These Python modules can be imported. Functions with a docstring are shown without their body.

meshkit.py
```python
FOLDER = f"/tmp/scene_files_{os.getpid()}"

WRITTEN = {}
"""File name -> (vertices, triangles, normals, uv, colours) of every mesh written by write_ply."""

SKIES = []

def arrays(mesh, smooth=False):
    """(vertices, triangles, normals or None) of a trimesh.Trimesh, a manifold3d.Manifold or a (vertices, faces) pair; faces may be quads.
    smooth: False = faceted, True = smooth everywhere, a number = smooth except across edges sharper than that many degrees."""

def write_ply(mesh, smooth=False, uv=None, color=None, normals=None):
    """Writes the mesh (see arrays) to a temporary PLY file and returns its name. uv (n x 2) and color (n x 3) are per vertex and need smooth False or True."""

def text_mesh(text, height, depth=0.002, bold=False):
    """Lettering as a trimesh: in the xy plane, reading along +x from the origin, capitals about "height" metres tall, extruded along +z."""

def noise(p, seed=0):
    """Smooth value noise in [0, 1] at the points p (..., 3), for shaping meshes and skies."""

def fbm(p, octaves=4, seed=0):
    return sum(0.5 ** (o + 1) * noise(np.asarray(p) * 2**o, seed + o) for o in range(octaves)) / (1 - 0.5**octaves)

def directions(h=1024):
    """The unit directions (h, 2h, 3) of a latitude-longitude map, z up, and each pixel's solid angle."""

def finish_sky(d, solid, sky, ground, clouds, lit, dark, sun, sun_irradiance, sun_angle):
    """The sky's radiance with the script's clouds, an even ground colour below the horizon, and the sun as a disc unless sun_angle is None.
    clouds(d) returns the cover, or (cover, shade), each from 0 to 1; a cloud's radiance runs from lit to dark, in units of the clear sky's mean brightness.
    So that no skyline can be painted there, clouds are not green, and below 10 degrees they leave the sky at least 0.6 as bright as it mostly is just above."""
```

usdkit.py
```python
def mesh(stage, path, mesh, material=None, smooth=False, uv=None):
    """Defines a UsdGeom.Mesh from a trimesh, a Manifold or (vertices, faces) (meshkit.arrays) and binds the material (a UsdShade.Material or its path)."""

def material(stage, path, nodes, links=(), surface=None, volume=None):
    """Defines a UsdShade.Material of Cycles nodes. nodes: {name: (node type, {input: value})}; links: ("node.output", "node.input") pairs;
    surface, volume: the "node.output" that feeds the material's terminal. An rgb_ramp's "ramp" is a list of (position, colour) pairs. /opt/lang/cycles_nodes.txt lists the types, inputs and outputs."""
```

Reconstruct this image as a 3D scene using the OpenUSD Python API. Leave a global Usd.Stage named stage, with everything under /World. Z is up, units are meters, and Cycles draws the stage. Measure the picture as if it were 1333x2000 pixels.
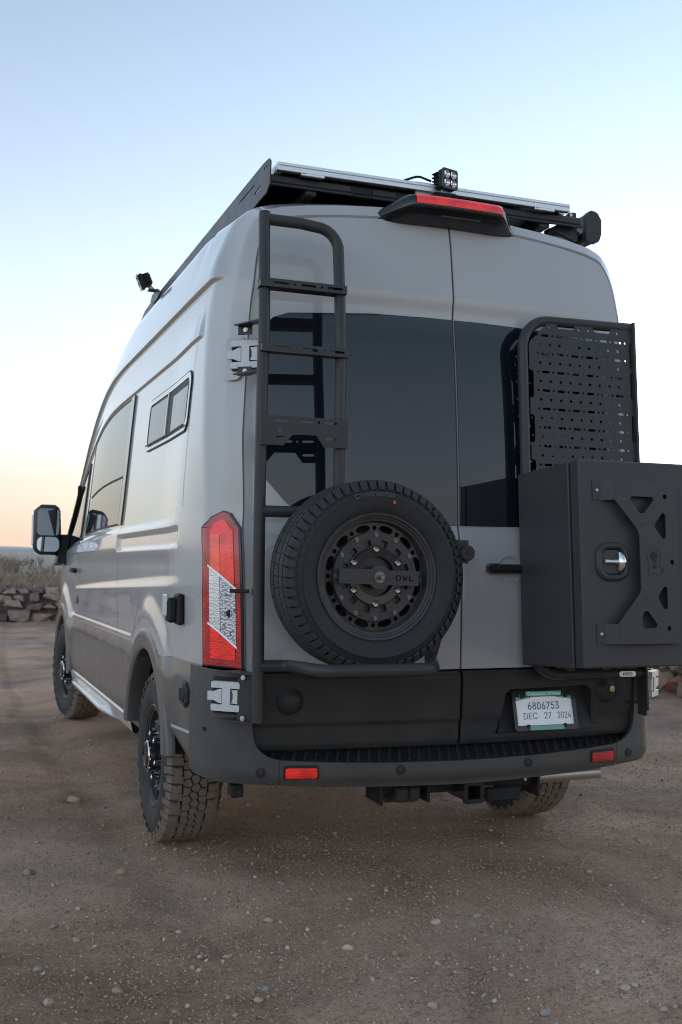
import math, numpy as np, trimesh, shapely, manifold3d
from shapely.geometry import Polygon, Point, box as sbox, LineString, MultiPoint
from shapely import affinity
from pxr import Usd, UsdGeom, UsdLux, UsdShade, Gf, Sdf, Vt
import usdkit, meshkit

stage = Usd.Stage.CreateInMemory()
UsdGeom.SetStageUpAxis(stage, UsdGeom.Tokens.z)
UsdGeom.SetStageMetersPerUnit(stage, 1.0)
world = UsdGeom.Xform.Define(stage, '/World'); stage.SetDefaultPrim(world.GetPrim())
PI = math.pi
# ------------------------------------------------------------------ camera
CAM = np.array([-1.9123, -3.7846, 1.3057]); YAW, PITCH, ROLL, FPX = 0.351285, 0.041125, 0.016425, 2095.76
EXPOSURE = 2.3
cam = UsdGeom.Camera.Define(stage, '/World/camera')
_f = np.array([math.sin(YAW)*math.cos(PITCH), math.cos(YAW)*math.cos(PITCH), math.sin(PITCH)])
_r = np.array([math.cos(YAW), -math.sin(YAW), 0.]); _u = np.cross(_r, _f)
_r2 = math.cos(ROLL)*_r + math.sin(ROLL)*_u; _u2 = -math.sin(ROLL)*_r + math.cos(ROLL)*_u
M = Gf.Matrix4d(*[float(x) for x in (*_r2, 0, *_u2, 0, *(-_f), 0, *CAM, 1)])
cam.AddTransformOp().Set(M)
cam.CreateHorizontalApertureAttr(24.0); cam.CreateVerticalApertureAttr(24.0*1024/682)
cam.CreateFocalLengthAttr(24.0*FPX/1333)
cam.CreateFStopAttr(5.0); cam.CreateFocusDistanceAttr(4.15)
cam.CreateClippingRangeAttr(Gf.Vec2f(0.05, 30000))
cam.CreateExposureAttr(EXPOSURE)
# ------------------------------------------------------------------ light
SUN_AZ, SUN_EL = math.radians(62), math.radians(3)
sky = UsdLux.DomeLight.Define(stage, '/World/sky')
sky_m = usdkit.material(stage, '/World/Looks/sky', {
    "s": ("sky_texture", {"sky_type": "single_scattering", "sun_disc": False, "sun_elevation": SUN_EL, "sun_rotation": SUN_AZ,
                          "altitude": 1600.0, "air_density": 1.0, "aerosol_density": 0.5, "ozone_density": 3.2}),
    "h": ("hsv", {"hue": 0.5, "saturation": 0.42, "value": 1.0, "fac": 1.0}),
    "g": ("texture_coordinate", {}), "xyz": ("separate_xyz", {}),
    "t": ("rgb_ramp", {"ramp": [(0, (.86, .58, .42)), (.035, (.92, .65, .48)), (.08, (.97, .78, .63)), (.14, (.98, .885, .79)), (.22, (.96, .95, .90)), (.32, (.85, .90, .885)), (.5, (.70, .815, .84)), (1, (.63, .77, .82))]}),
    "m": ("mix_color", {"blend_type": "multiply", "fac": 1.0, "use_clamp": False}),
    "b": ("background_shader", {"strength": 0.15})},
    [("s.color", "h.color"), ("g.generated", "xyz.vector"), ("xyz.z", "t.fac"), ("h.color", "m.a"), ("t.color", "m.b"), ("m.result", "b.color")], surface="b.background")
UsdShade.MaterialBindingAPI.Apply(sky.GetPrim()).Bind(sky_m)
sky.GetPrim().SetCustomDataByKey('kind', 'structure')
sun = UsdLux.DistantLight.Define(stage, '/World/sun')
sun.CreateNormalizeAttr(True); sun.CreateIntensityAttr(0.12); sun.CreateAngleAttr(12.0); sun.CreateColorAttr(Gf.Vec3f(1.0, .86, .70))
_d = np.array([math.sin(SUN_AZ)*math.cos(SUN_EL), math.cos(SUN_AZ)*math.cos(SUN_EL), math.sin(SUN_EL)])   # towards the sun
_q = Gf.Rotation(Gf.Vec3d(0, 0, 1), Gf.Vec3d(*map(float, _d)))
sun.AddTransformOp().Set(Gf.Matrix4d().SetRotate(_q))

rng = np.random.default_rng(7)
# ------------------------------------------------------------------ object helpers
BASE, COUNT = {}, {}
def numbered(path):
    n = COUNT.get(path, 0); COUNT[path] = n+1
    return path if n == 0 else f"{path}_{n:03d}"
def tag(p, label=None, cat=None, group=None, kind=None):
    for k, v in (('label', label), ('category', cat), ('group', group), ('kind', kind)):
        if v: p.SetCustomDataByKey(k, v)
    return p
def thing(name, label, cat, base=(0, 0, 0), group=None):
    path = numbered('/World/'+name); x = UsdGeom.Xform.Define(stage, path)
    x.AddTranslateOp().Set(Gf.Vec3d(*map(float, base))); BASE[path] = np.array(base, float)
    tag(x.GetPrim(), label, cat, group); return path
def vf(m):
    if isinstance(m, tuple): return m
    if hasattr(m, 'to_mesh'):
        k = m.to_mesh(); return np.array(k.vert_properties[:, :3], float), np.array(k.tri_verts)
    return np.array(m.vertices), np.array(m.faces)
def tri(m):
    v, f = vf(m); f = np.asarray(f)
    if f.shape[1] == 4: f = np.vstack([f[:, [0, 1, 2]], f[:, [0, 2, 3]]])
    return np.asarray(v, float), f
def cat_(ms):
    vs, fs, n = [], [], 0
    for m in ms:
        v, f = tri(m); vs.append(v); fs.append(f+n); n += len(v)
    return np.vstack(vs), np.vstack(fs)
def obj(name, mesh, mat, parent=None, smooth=35, label=None, kind=None):
    if isinstance(mesh, list): mesh = cat_(mesh)
    v, f = tri(mesh)
    top = parent or '/World'
    path = numbered(top+'/'+name)
    b = next((BASE[p] for p in sorted(BASE, key=len, reverse=True) if path.startswith(p+'/')), np.zeros(3))
    m = usdkit.mesh(stage, path, (v-b, f), MAT[mat], smooth)
    tag(m.GetPrim(), label, None, None, kind); return path
# ------------------------------------------------------------------ shape helpers
def T(mesh, fn):
    v, f = tri(mesh); return fn(v), f
def move(mesh, d): return T(mesh, lambda v: v+np.asarray(d, float))
def basis(mesh, O, a, b, n):
    A = np.array([a, b, n], float); return T(mesh, lambda v: np.asarray(O, float)+v@A)
def grid(P, wrap=False):
    P = np.asarray(P, float); n, m = P.shape[:2]; i = np.arange(n*m).reshape(n, m)
    if wrap: i = np.hstack([i, i[:, :1]])
    f = np.stack([i[:-1, :-1], i[1:, :-1], i[1:, 1:], i[:-1, 1:]], -1).reshape(-1, 4)
    return P.reshape(-1, 3), f
def flip(m): v, f = tri(m); return v, f[:, ::-1]
def mirror(m): v, f = tri(m); return v*np.array([-1, 1, 1]), f[:, ::-1]
def rbox(size, r=.004, c=(0, 0, 0)):
    s = np.asarray(size, float)/2; pts = []
    for sx in (-1, 1):
        for sy in (-1, 1):
            for sz in (-1, 1):
                k = np.array([sx, sy, sz])
                for ax in range(3):
                    d = np.full(3, r); d[ax] = 0; pts.append(k*(s-d))
                pts.append(k*(s-r*.42))
    h = trimesh.convex.convex_hull(np.array(pts)); return np.array(h.vertices)+np.asarray(c, float), np.array(h.faces)
def obox(size, O, a, b, n, r=.004, c=(0, 0, 0)): return basis(rbox(size, r, c), O, a, b, n)
def fillet(pts, r, n=8):
    pts = [np.asarray(p, float) for p in pts]; out = [pts[0]]
    for k in range(1, len(pts)-1):
        p, a, b = pts[k], pts[k-1]-pts[k], pts[k+1]-pts[k]
        la, lb = np.linalg.norm(a), np.linalg.norm(b); a, b = a/la, b/lb
        ang = math.acos(np.clip(a@b, -1, 1)); rr = r[k-1] if np.ndim(r) else r
        t = min(rr/math.tan(ang/2), .49*la if k > 1 else .95*la, .49*lb if k < len(pts)-2 else .95*lb) if ang < 3.1 else 0
        if t < 1e-5: out.append(p); continue
        R = t*math.tan(ang/2); m = (a+b)/np.linalg.norm(a+b); c = p+m*R/math.sin(ang/2)
        u = p+a*t-c; w = p+b*t-c; tot = math.acos(np.clip(u@w/(R*R), -1, 1))
        for q in np.linspace(0, 1, n): out.append(c+(math.sin((1-q)*tot)*u+math.sin(q*tot)*w)/math.sin(tot))
    out.append(pts[-1]); return np.array(out)
def tube(pts, r, seg=16, caps=True, closed=False):
    pts = np.asarray(pts, float); n = len(pts); r = np.broadcast_to(r, n)
    t = np.gradient(pts, axis=0) if not closed else (np.roll(pts, -1, 0)-np.roll(pts, 1, 0))
    t /= np.linalg.norm(t, axis=1, keepdims=True)
    up = np.array([0, 0, 1.]) if abs(t[0, 2]) < .9 else np.array([1., 0, 0]); u = np.cross(t[0], up); u /= np.linalg.norm(u)
    rings = []; th = np.linspace(0, 2*PI, seg, endpoint=False)
    for k in range(n):
        u = u-t[k]*(u@t[k]); u /= np.linalg.norm(u); w = np.cross(t[k], u)
        rings.append(pts[k]+r[k]*(np.cos(th)[:, None]*u+np.sin(th)[:, None]*w))
    if closed: rings.append(rings[0])
    v, f = tri(flip(grid(np.array(rings), wrap=True)))
    if caps and not closed:
        a, b = len(v), len(v)+1; v = np.vstack([v, pts[0], pts[-1]]); L = (n-1)*seg
        f = np.vstack([f, [[a, (k+1) % seg, k] for k in range(seg)], [[b, L+k, L+(k+1) % seg] for k in range(seg)]])
    return v, f
def lathe(prof, seg=48, O=(0, 0, 0), R=(1, 0, 0), U=(0, 0, 1), A=(0, -1, 0)):
    """prof (axial, radius); R, U the radial plane, A the axis."""
    th = np.linspace(0, 2*PI, seg, endpoint=False); R, U, A = (np.asarray(k, float) for k in (R, U, A))
    P = np.array([[np.asarray(O, float)+a*A+r*(math.cos(q)*R+math.sin(q)*U) for q in th] for a, r in prof])
    return grid(P, wrap=True)
def plate(poly, thick, O=(0, 0, 0), a=(1, 0, 0), b=(0, 0, 1), n=(0, -1, 0), ctr=False):
    gs = [g for g in getattr(poly, 'geoms', [poly]) if g.area > 1e-9]; ms = []
    for g in gs:
        m = trimesh.creation.extrude_polygon(g, thick, engine='earcut'); v = np.array(m.vertices)
        if ctr: v[:, 2] -= thick/2
        ms.append((v, np.array(m.faces)))
    return basis(cat_(ms), O, a, b, n)
def bent(poly, thick, fn, edge=.05):
    """A sheet of this outline bent over a surface; fn maps (u, v, w)."""
    ms = []
    for g in getattr(poly, 'geoms', [poly]):
        m = trimesh.creation.extrude_polygon(g, thick, engine='earcut')
        v, f = trimesh.remesh.subdivide_to_size(np.array(m.vertices), np.array(m.faces), edge, max_iter=14); ms.append((v, f))
    v, f = cat_(ms); v, f = tri((v, f)); mm = trimesh.Trimesh(v, f, process=True); mm.merge_vertices(digits_vertex=6)
    return fn(np.array(mm.vertices)), np.array(mm.faces)
def rrect(x0, y0, x1, y1, r): return sbox(x0+r, y0+r, x1-r, y1-r).buffer(r, quad_segs=6)
def slot(x, y, w, h): return LineString([(x-w/2+h/2, y), (x+w/2-h/2, y)]).buffer(h/2, quad_segs=3)
def dot(x, y, r, q=3): return Point(x, y).buffer(r, quad_segs=q)
def sm(x): x = np.clip(x, 0, 1); return x*x*(3-2*x)
def text(s, h, depth=.001, bold=False):
    m = meshkit.text_mesh(s, h, depth, bold); v = np.array(m.vertices); w = v[:, 0].max(); v[:, 0] -= w/2; v[:, 1] -= h/2
    return (v, np.array(m.faces)), w
# ------------------------------------------------------------------ materials
MAT = {}
def mat(name, nodes, links=(), surface="p.BSDF", volume=None):
    MAT[name] = usdkit.material(stage, '/World/Looks/'+name, nodes, links, surface, volume)
def simple(name, col, rough=.5, metal=0., coat=0., spec=.5, noise=0., scale=30., bump=0., bscale=400., bdist=.001, lo=None, rvar=0.):
    """A plain surface with uneven dirt (noise) and a fine relief (bump)."""
    col = np.array(col, float); lo = col*.72 if lo is None else np.array(lo, float)
    n = {"p": ("principled_bsdf", {"base_color": col, "roughness": rough, "metallic": metal, "coat_weight": coat, "coat_roughness": .04, "specular_ior_level": spec}),
         "g": ("geometry", {})}; l = []
    if noise:
        n |= {"n": ("noise_texture", {"scale": scale, "detail": 6, "roughness": .62}), "r": ("map_range", {"from_min": .38, "from_max": .68, "to_min": 0., "to_max": noise, "clamp": True}),
              "x": ("mix_color", {"a": col, "b": lo})}
        l += [("g.position", "n.vector"), ("n.fac", "r.value"), ("r.result", "x.fac"), ("x.result", "p.base_color")]
        if rvar:
            n |= {"q": ("map_range", {"from_min": .35, "from_max": .7, "to_min": rough, "to_max": rough+rvar, "clamp": True})}
            l += [("n.fac", "q.value"), ("q.result", "p.roughness")]
    if bump:
        n |= {"bn": ("noise_texture", {"scale": bscale, "detail": 2}), "bu": ("bump", {"strength": bump, "distance": bdist})}
        l += [("g.position", "bn.vector"), ("bn.fac", "bu.height"), ("bu.normal", "p.normal")]
    mat(name, n, l)
simple('paint', (.275, .268, .268), .3, coat=1., noise=.3, scale=2.2, lo=(.255, .245, .243))
simple('powder', (.023, .023, .024), .31, spec=.34, noise=.5, scale=9, lo=(.030, .029, .028), bump=.12, bscale=900, bdist=.0006, rvar=.12)
simple('powder_box', (.027, .027, .0275), .34, spec=.32, noise=.5, scale=6, lo=(.036, .034, .032), bump=.10, bscale=900, bdist=.0006, rvar=.1)
simple('plastic', (.015, .015, .0155), .40, spec=.3, noise=.6, scale=7, lo=(.026, .024, .021), bump=.18, bscale=700, bdist=.0006, rvar=.12)
simple('bumper_plastic', (.034, .034, .034), .36, spec=.42, noise=.5, scale=6, lo=(.058, .053, .047), bump=.15, bscale=700, bdist=.0006, rvar=.12)
simple('cladding', (.052, .049, .046), .21, spec=.6, noise=.3, scale=3, lo=(.092, .084, .074), bump=.08, bscale=700, bdist=.0005, rvar=.12)
simple('black', (.007, .007, .0075), .5, spec=.25, noise=.5, scale=12, lo=(.02, .019, .018))
simple('gloss_black', (.006, .006, .007), .16, coat=.4, spec=.4, noise=.3, scale=12, lo=(.016, .016, .016))
simple('dark_trim', (.018, .018, .019), .3, spec=.35, noise=.4, scale=12, lo=(.03, .03, .03))
simple('underbody', (.018, .017, .016), .75, noise=.8, scale=8, lo=(.035, .030, .026))
simple('glass', (.004, .005, .007), .015)
MAT['glass'].GetPrim().GetChild('p').CreateAttribute('inputs:ior', Sdf.ValueTypeNames.Float).Set(1.66)
simple('mirror_glass', (.80, .82, .84), .015, metal=1.)
simple('chrome', (.82, .82, .84), .08, metal=1.)
simple('dark_chrome', (.30, .30, .32), .14, metal=1.)
simple('dark_steel', (.20, .20, .20), .35, metal=1.)
simple('steel', (.50, .49, .47), .32, metal=1., noise=.5, scale=20, lo=(.33, .31, .29), rvar=.15)
simple('aluminium', (.66, .67, .69), .38, metal=1., noise=.3, scale=15, lo=(.55, .55, .56))
simple('hinge', (.43, .43, .45), .38, coat=.4, noise=.4, scale=20, lo=(.36, .355, .36))
simple('sill_paint', (.30, .295, .30), .3, coat=.8, noise=.6, scale=6, lo=(.22, .205, .19), rvar=.2)
simple('rubber', (.018, .018, .018), .7, spec=.3, noise=.9, scale=14, lo=(.034, .031, .028), bump=.25, bscale=260, bdist=.001)
simple('rubber_new', (.012, .012, .0125), .5, spec=.3, noise=.5, scale=10, lo=(.020, .0195, .019), bump=.1, bscale=300, bdist=.0006)
simple('tread', (.135, .103, .080), .85, noise=1., scale=26, lo=(.085, .066, .053), bump=.3, bscale=220, bdist=.001)
simple('tread_new', (.018, .018, .0185), .6, spec=.3, noise=.7, scale=26, lo=(.022, .022, .022), bump=.2, bscale=220, bdist=.0008)
simple('rim', (.007, .007, .008), .24, coat=.35, spec=.4, noise=.5, scale=18, lo=(.012, .011, .011), rvar=.15)
simple('rim_ring', (.018, .018, .019), .30, spec=.4, noise=.5, scale=18, lo=(.036, .035, .034), rvar=.12)
simple('red_dot', (.5, .03, .02), .5)
simple('letter_rubber', (.040, .041, .043), .5)
simple('plate_white', (.74, .75, .80), .45, noise=.5, scale=60, lo=(.66, .67, .72))
simple('plate_ink', (.04, .05, .07), .6)
simple('plate_ink_faint', (.16, .18, .22), .6)
simple('plate_green', (.10, .30, .24), .45)
simple('plate_pale', (.55, .70, .62), .45)
simple('brass', (.45, .36, .20), .35, metal=.8)
simple('white_print', (.75, .75, .74), .5)
simple('solar', (.012, .014, .022), .10, coat=.3)
simple('grey_bracket', (.30, .30, .31), .35, metal=.6)
simple('lens_clear', (.55, .55, .56), .12, metal=.55, bump=.5, bscale=160, bdist=.004)
# tail lamp reds: a lens over a ribbed reflector
for nm, c in (('lens_red', (.88, .018, .010)), ('lens_deep', (.34, .005, .007)), ('lens_orange', (.92, .075, .02))):
    mat(nm, {"g": ("geometry", {}), "m": ("mapping", {"scale": (60, 60, 190)}), "w": ("voronoi_texture", {"scale": 1.0}), "b": ("bump", {"strength": .35, "distance": .003}),
             "n": ("noise_texture", {"scale": 16, "detail": 3}), "x": ("mix_color", {"a": c, "b": tuple(k*.62 for k in c)}), "r": ("map_range", {"from_min": .4, "from_max": .65, "to_min": 0, "to_max": 1, "clamp": True}),
             "p": ("principled_bsdf", {"roughness": .3, "coat_weight": 1., "coat_roughness": .02, "subsurface_weight": 0.})},
        [("g.position", "m.vector"), ("m.vector", "w.vector"), ("w.distance", "b.height"), ("b.normal", "p.normal"), ("g.position", "n.vector"), ("n.fac", "r.value"), ("r.result", "x.fac"), ("x.result", "p.base_color")])
# reverse lamp: bright bands and prisms
mat('lens_ribbed', {"g": ("geometry", {}), "m": ("mapping", {"scale": (110, 110, 110)}), "w": ("voronoi_texture", {"scale": 1.}), "b": ("bump", {"strength": 1., "distance": .006}),
    "x": ("rgb_ramp", {"ramp": [(0, (.80, .81, .84)), (.4, (.62, .62, .65)), (.75, (.30, .30, .32)), (1, (.12, .12, .13))]}),
    "p": ("principled_bsdf", {"roughness": .12, "metallic": .6, "coat_weight": 1.})},
    [("g.position", "m.vector"), ("m.vector", "w.vector"), ("w.distance", "b.height"), ("b.normal", "p.normal"), ("w.distance", "x.fac"), ("x.color", "p.base_color")])
# ground: packed dirt with fine gravel; greyer loose gravel in patches
def ground_mat(name, tint=1.):
    mat(name, {"g": ("geometry", {}),
        "big": ("noise_texture", {"scale": .55, "detail": 5, "roughness": .6}), "big2": ("noise_texture", {"scale": .9, "detail": 6, "roughness": .68, "distortion": .6}), "damp": ("map_range", {"from_min": .34, "from_max": .62, "to_min": .50, "to_max": 1.18, "clamp": True}), "wet": ("hsv", {"saturation": 1.06}), "patch": ("map_range", {"from_min": .44, "from_max": .60, "to_min": 0, "to_max": 1, "clamp": True}),
        "fine": ("noise_texture", {"scale": 55, "detail": 8, "roughness": .7}),
        "v1": ("voronoi_texture", {"scale": 105, "randomness": 1.}), "v2": ("voronoi_texture", {"scale": 42, "randomness": 1.}),
        "sep": ("separate_color", {}), "sep2": ("separate_color", {}),
        "dirt": ("rgb_ramp", {"ramp": [(.25, (.215*tint, .127*tint, .084*tint)), (.5, (.385*tint, .243*tint, .168*tint)), (.75, (.50*tint, .34*tint, .245*tint))]}),
        "peb": ("rgb_ramp", {"ramp": [(0, (.13, .098, .075)), (.25, (.25, .18, .128)), (.5, (.36, .255, .195)), (.8, (.42, .325, .265)), (.92, (.38, .25, .165)), (1, (.48, .40, .33))]}),
        "is1": ("map_range", {"from_min": .30, "from_max": .42, "to_min": 1, "to_max": 0, "clamp": True}),
        "is2": ("map_range", {"from_min": .26, "from_max": .36, "to_min": 1, "to_max": 0, "clamp": True}),
        "some": ("math", {"math_type": "greater_than", "value2": .55}), "some2": ("math", {"math_type": "greater_than", "value2": .80}),
        "dens": ("map_range", {"from_min": 0, "from_max": 1, "to_min": .75, "to_max": .12}),
        "k1": ("math", {"math_type": "multiply"}), "k2": ("math", {"math_type": "multiply"}), "k": ("math", {"math_type": "maximum"}),
        "x1": ("mix_color", {}), "x2": ("mix_color", {}),
        "grey": ("mix_color", {"b": (.41*tint, .298*tint, .242*tint)}), "gf": ("math", {"math_type": "multiply", "value2": .55}),
        "h1": ("math", {"math_type": "multiply_add", "value2": .5}),
        "hh": ("math", {"math_type": "multiply_add", "value2": .6}),
        "b": ("bump", {"strength": .9, "distance": .011}),
        "p": ("principled_bsdf", {"roughness": .93, "specular_ior_level": .18})},
        [("g.position", "big.vector"), ("big.fac", "patch.value"), ("g.position", "fine.vector"), ("g.position", "v1.vector"), ("g.position", "v2.vector"),
         ("v1.color", "sep.color"), ("v2.color", "sep2.color"), ("fine.fac", "dirt.fac"), ("sep.g", "peb.fac"),
         ("v1.distance", "is1.value"), ("v2.distance", "is2.value"), ("patch.result", "dens.value"), ("sep.r", "some.value1"), ("dens.result", "some.value2"), ("sep2.r", "some2.value1"),
         ("is1.result", "k1.value1"), ("some.value", "k1.value2"), ("is2.result", "k2.value1"), ("some2.value", "k2.value2"), ("k1.value", "k.value1"), ("k2.value", "k.value2"),
         ("patch.result", "gf.value1"), ("dirt.color", "grey.a"), ("gf.value", "grey.fac"), ("grey.result", "x1.a"), ("peb.color", "x1.b"), ("k.value", "x1.fac"), ("x1.result", "wet.color"), ("g.position", "big2.vector"), ("big2.fac", "damp.value"), ("damp.result", "wet.value"), ("wet.color", "p.base_color"),
         ("k.value", "h1.value1"), ("fine.fac", "h1.value3"), ("h1.value", "b.height"), ("b.normal", "p.normal")])
ground_mat('ground')
def varied(name, ramp, rough=.9, bump=.6, bscale=60, bdist=.004, grain=.5, gscale=25):
    """Colour picked per object or per island, with grain."""
    mat(name, {"g": ("geometry", {}), "o": ("object_info", {}), "a": ("math", {"math_type": "add"}), "fr": ("math", {"math_type": "fraction"}),
        "r": ("rgb_ramp", {"ramp": ramp}), "n": ("noise_texture", {"scale": gscale, "detail": 6, "roughness": .65}),
        "m": ("map_range", {"from_min": .3, "from_max": .7, "to_min": 1-grain*.6, "to_max": 1+grain*.35}), "v": ("hsv", {}),
        "bn": ("noise_texture", {"scale": bscale, "detail": 5}), "b": ("bump", {"strength": bump, "distance": bdist}),
        "p": ("principled_bsdf", {"roughness": rough, "specular_ior_level": .25})},
        [("o.random", "a.value1"), ("g.random_per_island", "a.value2"), ("a.value", "fr.value1"), ("fr.value", "r.fac"), ("r.color", "v.color"), ("g.position", "n.vector"), ("n.fac", "m.value"), ("m.result", "v.value"), ("v.color", "p.base_color"),
         ("g.position", "bn.vector"), ("bn.fac", "b.height"), ("b.normal", "p.normal")])
varied('pebble', [(0, (.16, .112, .080)), (.25, (.25, .18, .13)), (.5, (.31, .228, .165)), (.7, (.31, .205, .13)), (.88, (.37, .295, .235)), (1, (.47, .40, .33))], grain=.4, gscale=80)
varied('wall_stone', [(0, (.13, .098, .083)), (.25, (.21, .16, .134)), (.5, (.28, .21, .175)), (.7, (.18, .155, .145)), (.85, (.31, .235, .19)), (1, (.23, .145, .105))], grain=.7, gscale=9)
varied('red_stone', [(0, (.24, .10, .075)), (1, (.30, .13, .095))], grain=.6, gscale=9)
varied('dry_grass', [(0, (.18, .130, .098)), (.4, (.25, .185, .14)), (.7, (.31, .235, .18)), (1, (.22, .165, .135))], bump=0.)
varied('sage', [(0, (.24, .25, .20)), (.5, (.33, .335, .28)), (1, (.42, .42, .37))], bump=0.)
varied('dark_bush', [(0, (.05, .048, .04)), (.5, (.085, .075, .06)), (1, (.12, .10, .08))], bump=0.)
varied('pale_stone', [(0, (.31, .255, .20)), (1, (.36, .30, .24))], grain=.35)
varied('grey_stone', [(0, (.21, .185, .165)), (1, (.27, .235, .21))], grain=.35)
varied('tan_stone', [(0, (.25, .175, .115)), (1, (.30, .21, .14))], grain=.35)
simple('field', (.215, .172, .135), .95, noise=1., scale=.6, lo=(.15, .118, .095), bump=.6, bscale=8, bdist=.05)
simple('bank', (.10, .080, .068), .95, noise=1., scale=8, lo=(.06, .048, .042), bump=.6, bscale=30, bdist=.01)
simple('hill', (.16, .14, .125), .95, noise=1., scale=.004, lo=(.10, .092, .085))
simple('hill_far', (.17, .155, .145), .95, noise=1., scale=.003, lo=(.12, .11, .105))
# ================================================================== SETTING
def fbm(x, y, s, seed=0, o=4): return meshkit.fbm(np.stack([np.asarray(x)*s, np.asarray(y)*s, np.zeros_like(np.asarray(x, float))+.37], -1), o, seed)-.5
def gz(x, y):
    d = np.hypot(x+1, y); near = sm((40-d)/25)
    return near*(.016*np.exp(-((np.abs(x+.25*np.sin(y*.25)+.1)-.86)/.17)**2)*-1.+.050*fbm(x, y, .7, 3)+.030*fbm(x, y, 2.6, 5)+.012*fbm(x, y, 9, 6)) - .004*np.maximum(d-25, 0)
def flat_wheels(x, y, z):
    for wx, wy in ((-.885, 1.15), (.885, 1.15), (-.885, 4.90), (.885, 4.90)):
        k = np.exp(-(((x-wx)/.22)**2+((y-wy)/.22)**2)); z = z*(1-k)+k*(-.004)
    return z
def axis_pts(c, fine, half, far, g=1.13):
    a = list(np.arange(0, half, fine)); s = fine
    while a[-1] < far: s *= g; a.append(a[-1]+s)
    a = np.array(a); return np.concatenate([-a[:0:-1], a])+c
gx, gy = axis_pts(-.6, .035, 3.6, 6000), axis_pts(.2, .035, 3.4, 6000)
X, Y = np.meshgrid(gx, gy, indexing='ij'); Zg = flat_wheels(X, Y, gz(X, Y))
tag(stage.GetPrimAtPath(obj('ground', grid(np.stack([X, Y, Zg], -1)), 'ground', smooth=True)), kind='structure')
# --- terrace of dry field behind the dry-stone wall, as far as the hills
from scipy.interpolate import CubicSpline
wp = np.array([(-70, 2), (-16, 15.2), (-8, 16.9), (-1, 17.1), (1.6, 16.6), (4, 14.6), (5.3, 11.5), (5.55, 8.5), (5.07, 5.75), (4.87, 5.0), (4.85, 3), (5.5, -1), (9, -7), (60, -40)], float)
wt = np.r_[0, np.cumsum(np.hypot(*np.diff(wp, axis=0).T))]; wcs = CubicSpline(wt, wp)
def wall_at(s): p = wcs(s); t = wcs(s, 1); t = t/np.linalg.norm(t, axis=-1, keepdims=True); return p, t, np.stack([-t[..., 1], t[..., 0]], -1)   # normal points to the field
ss = np.unique(np.r_[np.linspace(0, wt[1]+2, 20), np.linspace(wt[1], wt[-2], 150), np.linspace(wt[-2], wt[-1], 12)])
pts, _, nn = wall_at(ss); ctr = np.array([-1., 1.])
rad = (pts-ctr)/np.linalg.norm(pts-ctr, axis=1, keepdims=True)
ds = np.array([0, .3, .8, 1.6, 3, 5, 8, 12, 18, 26, 36, 50, 75, 110, 170, 300, 600, 1200, 2500, 5000, 9000])
def fz(x, y, d): return .56+.10*fbm(x, y, .35, 11)*sm(d/2)+.35*fbm(x, y, .06, 12)*sm((d-6)/20)*sm((120-d)/60)-.0030*np.maximum(d-8, 0)*(1-.45*sm((d-800)/3000))
P = np.array([[(*(p+(n*.25 if d == 0 else r*d+n*.25)), 0) for d in ds] for p, r, n in zip(pts, rad, nn)])
P[..., 2] = fz(P[..., 0], P[..., 1], ds[None]*np.ones((len(ss), 1)))
tag(stage.GetPrimAtPath(obj('dry_field', grid(P), 'field', smooth=True)), kind='structure')
def on_field(x, y):
    q = wcs(np.linspace(wt[1], wt[-2], 400)); d = np.min(np.hypot(q[:, 0]-x, q[:, 1]-y)); return float(fz(np.array([x]), np.array([y]), np.array([d]))[0])
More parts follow.
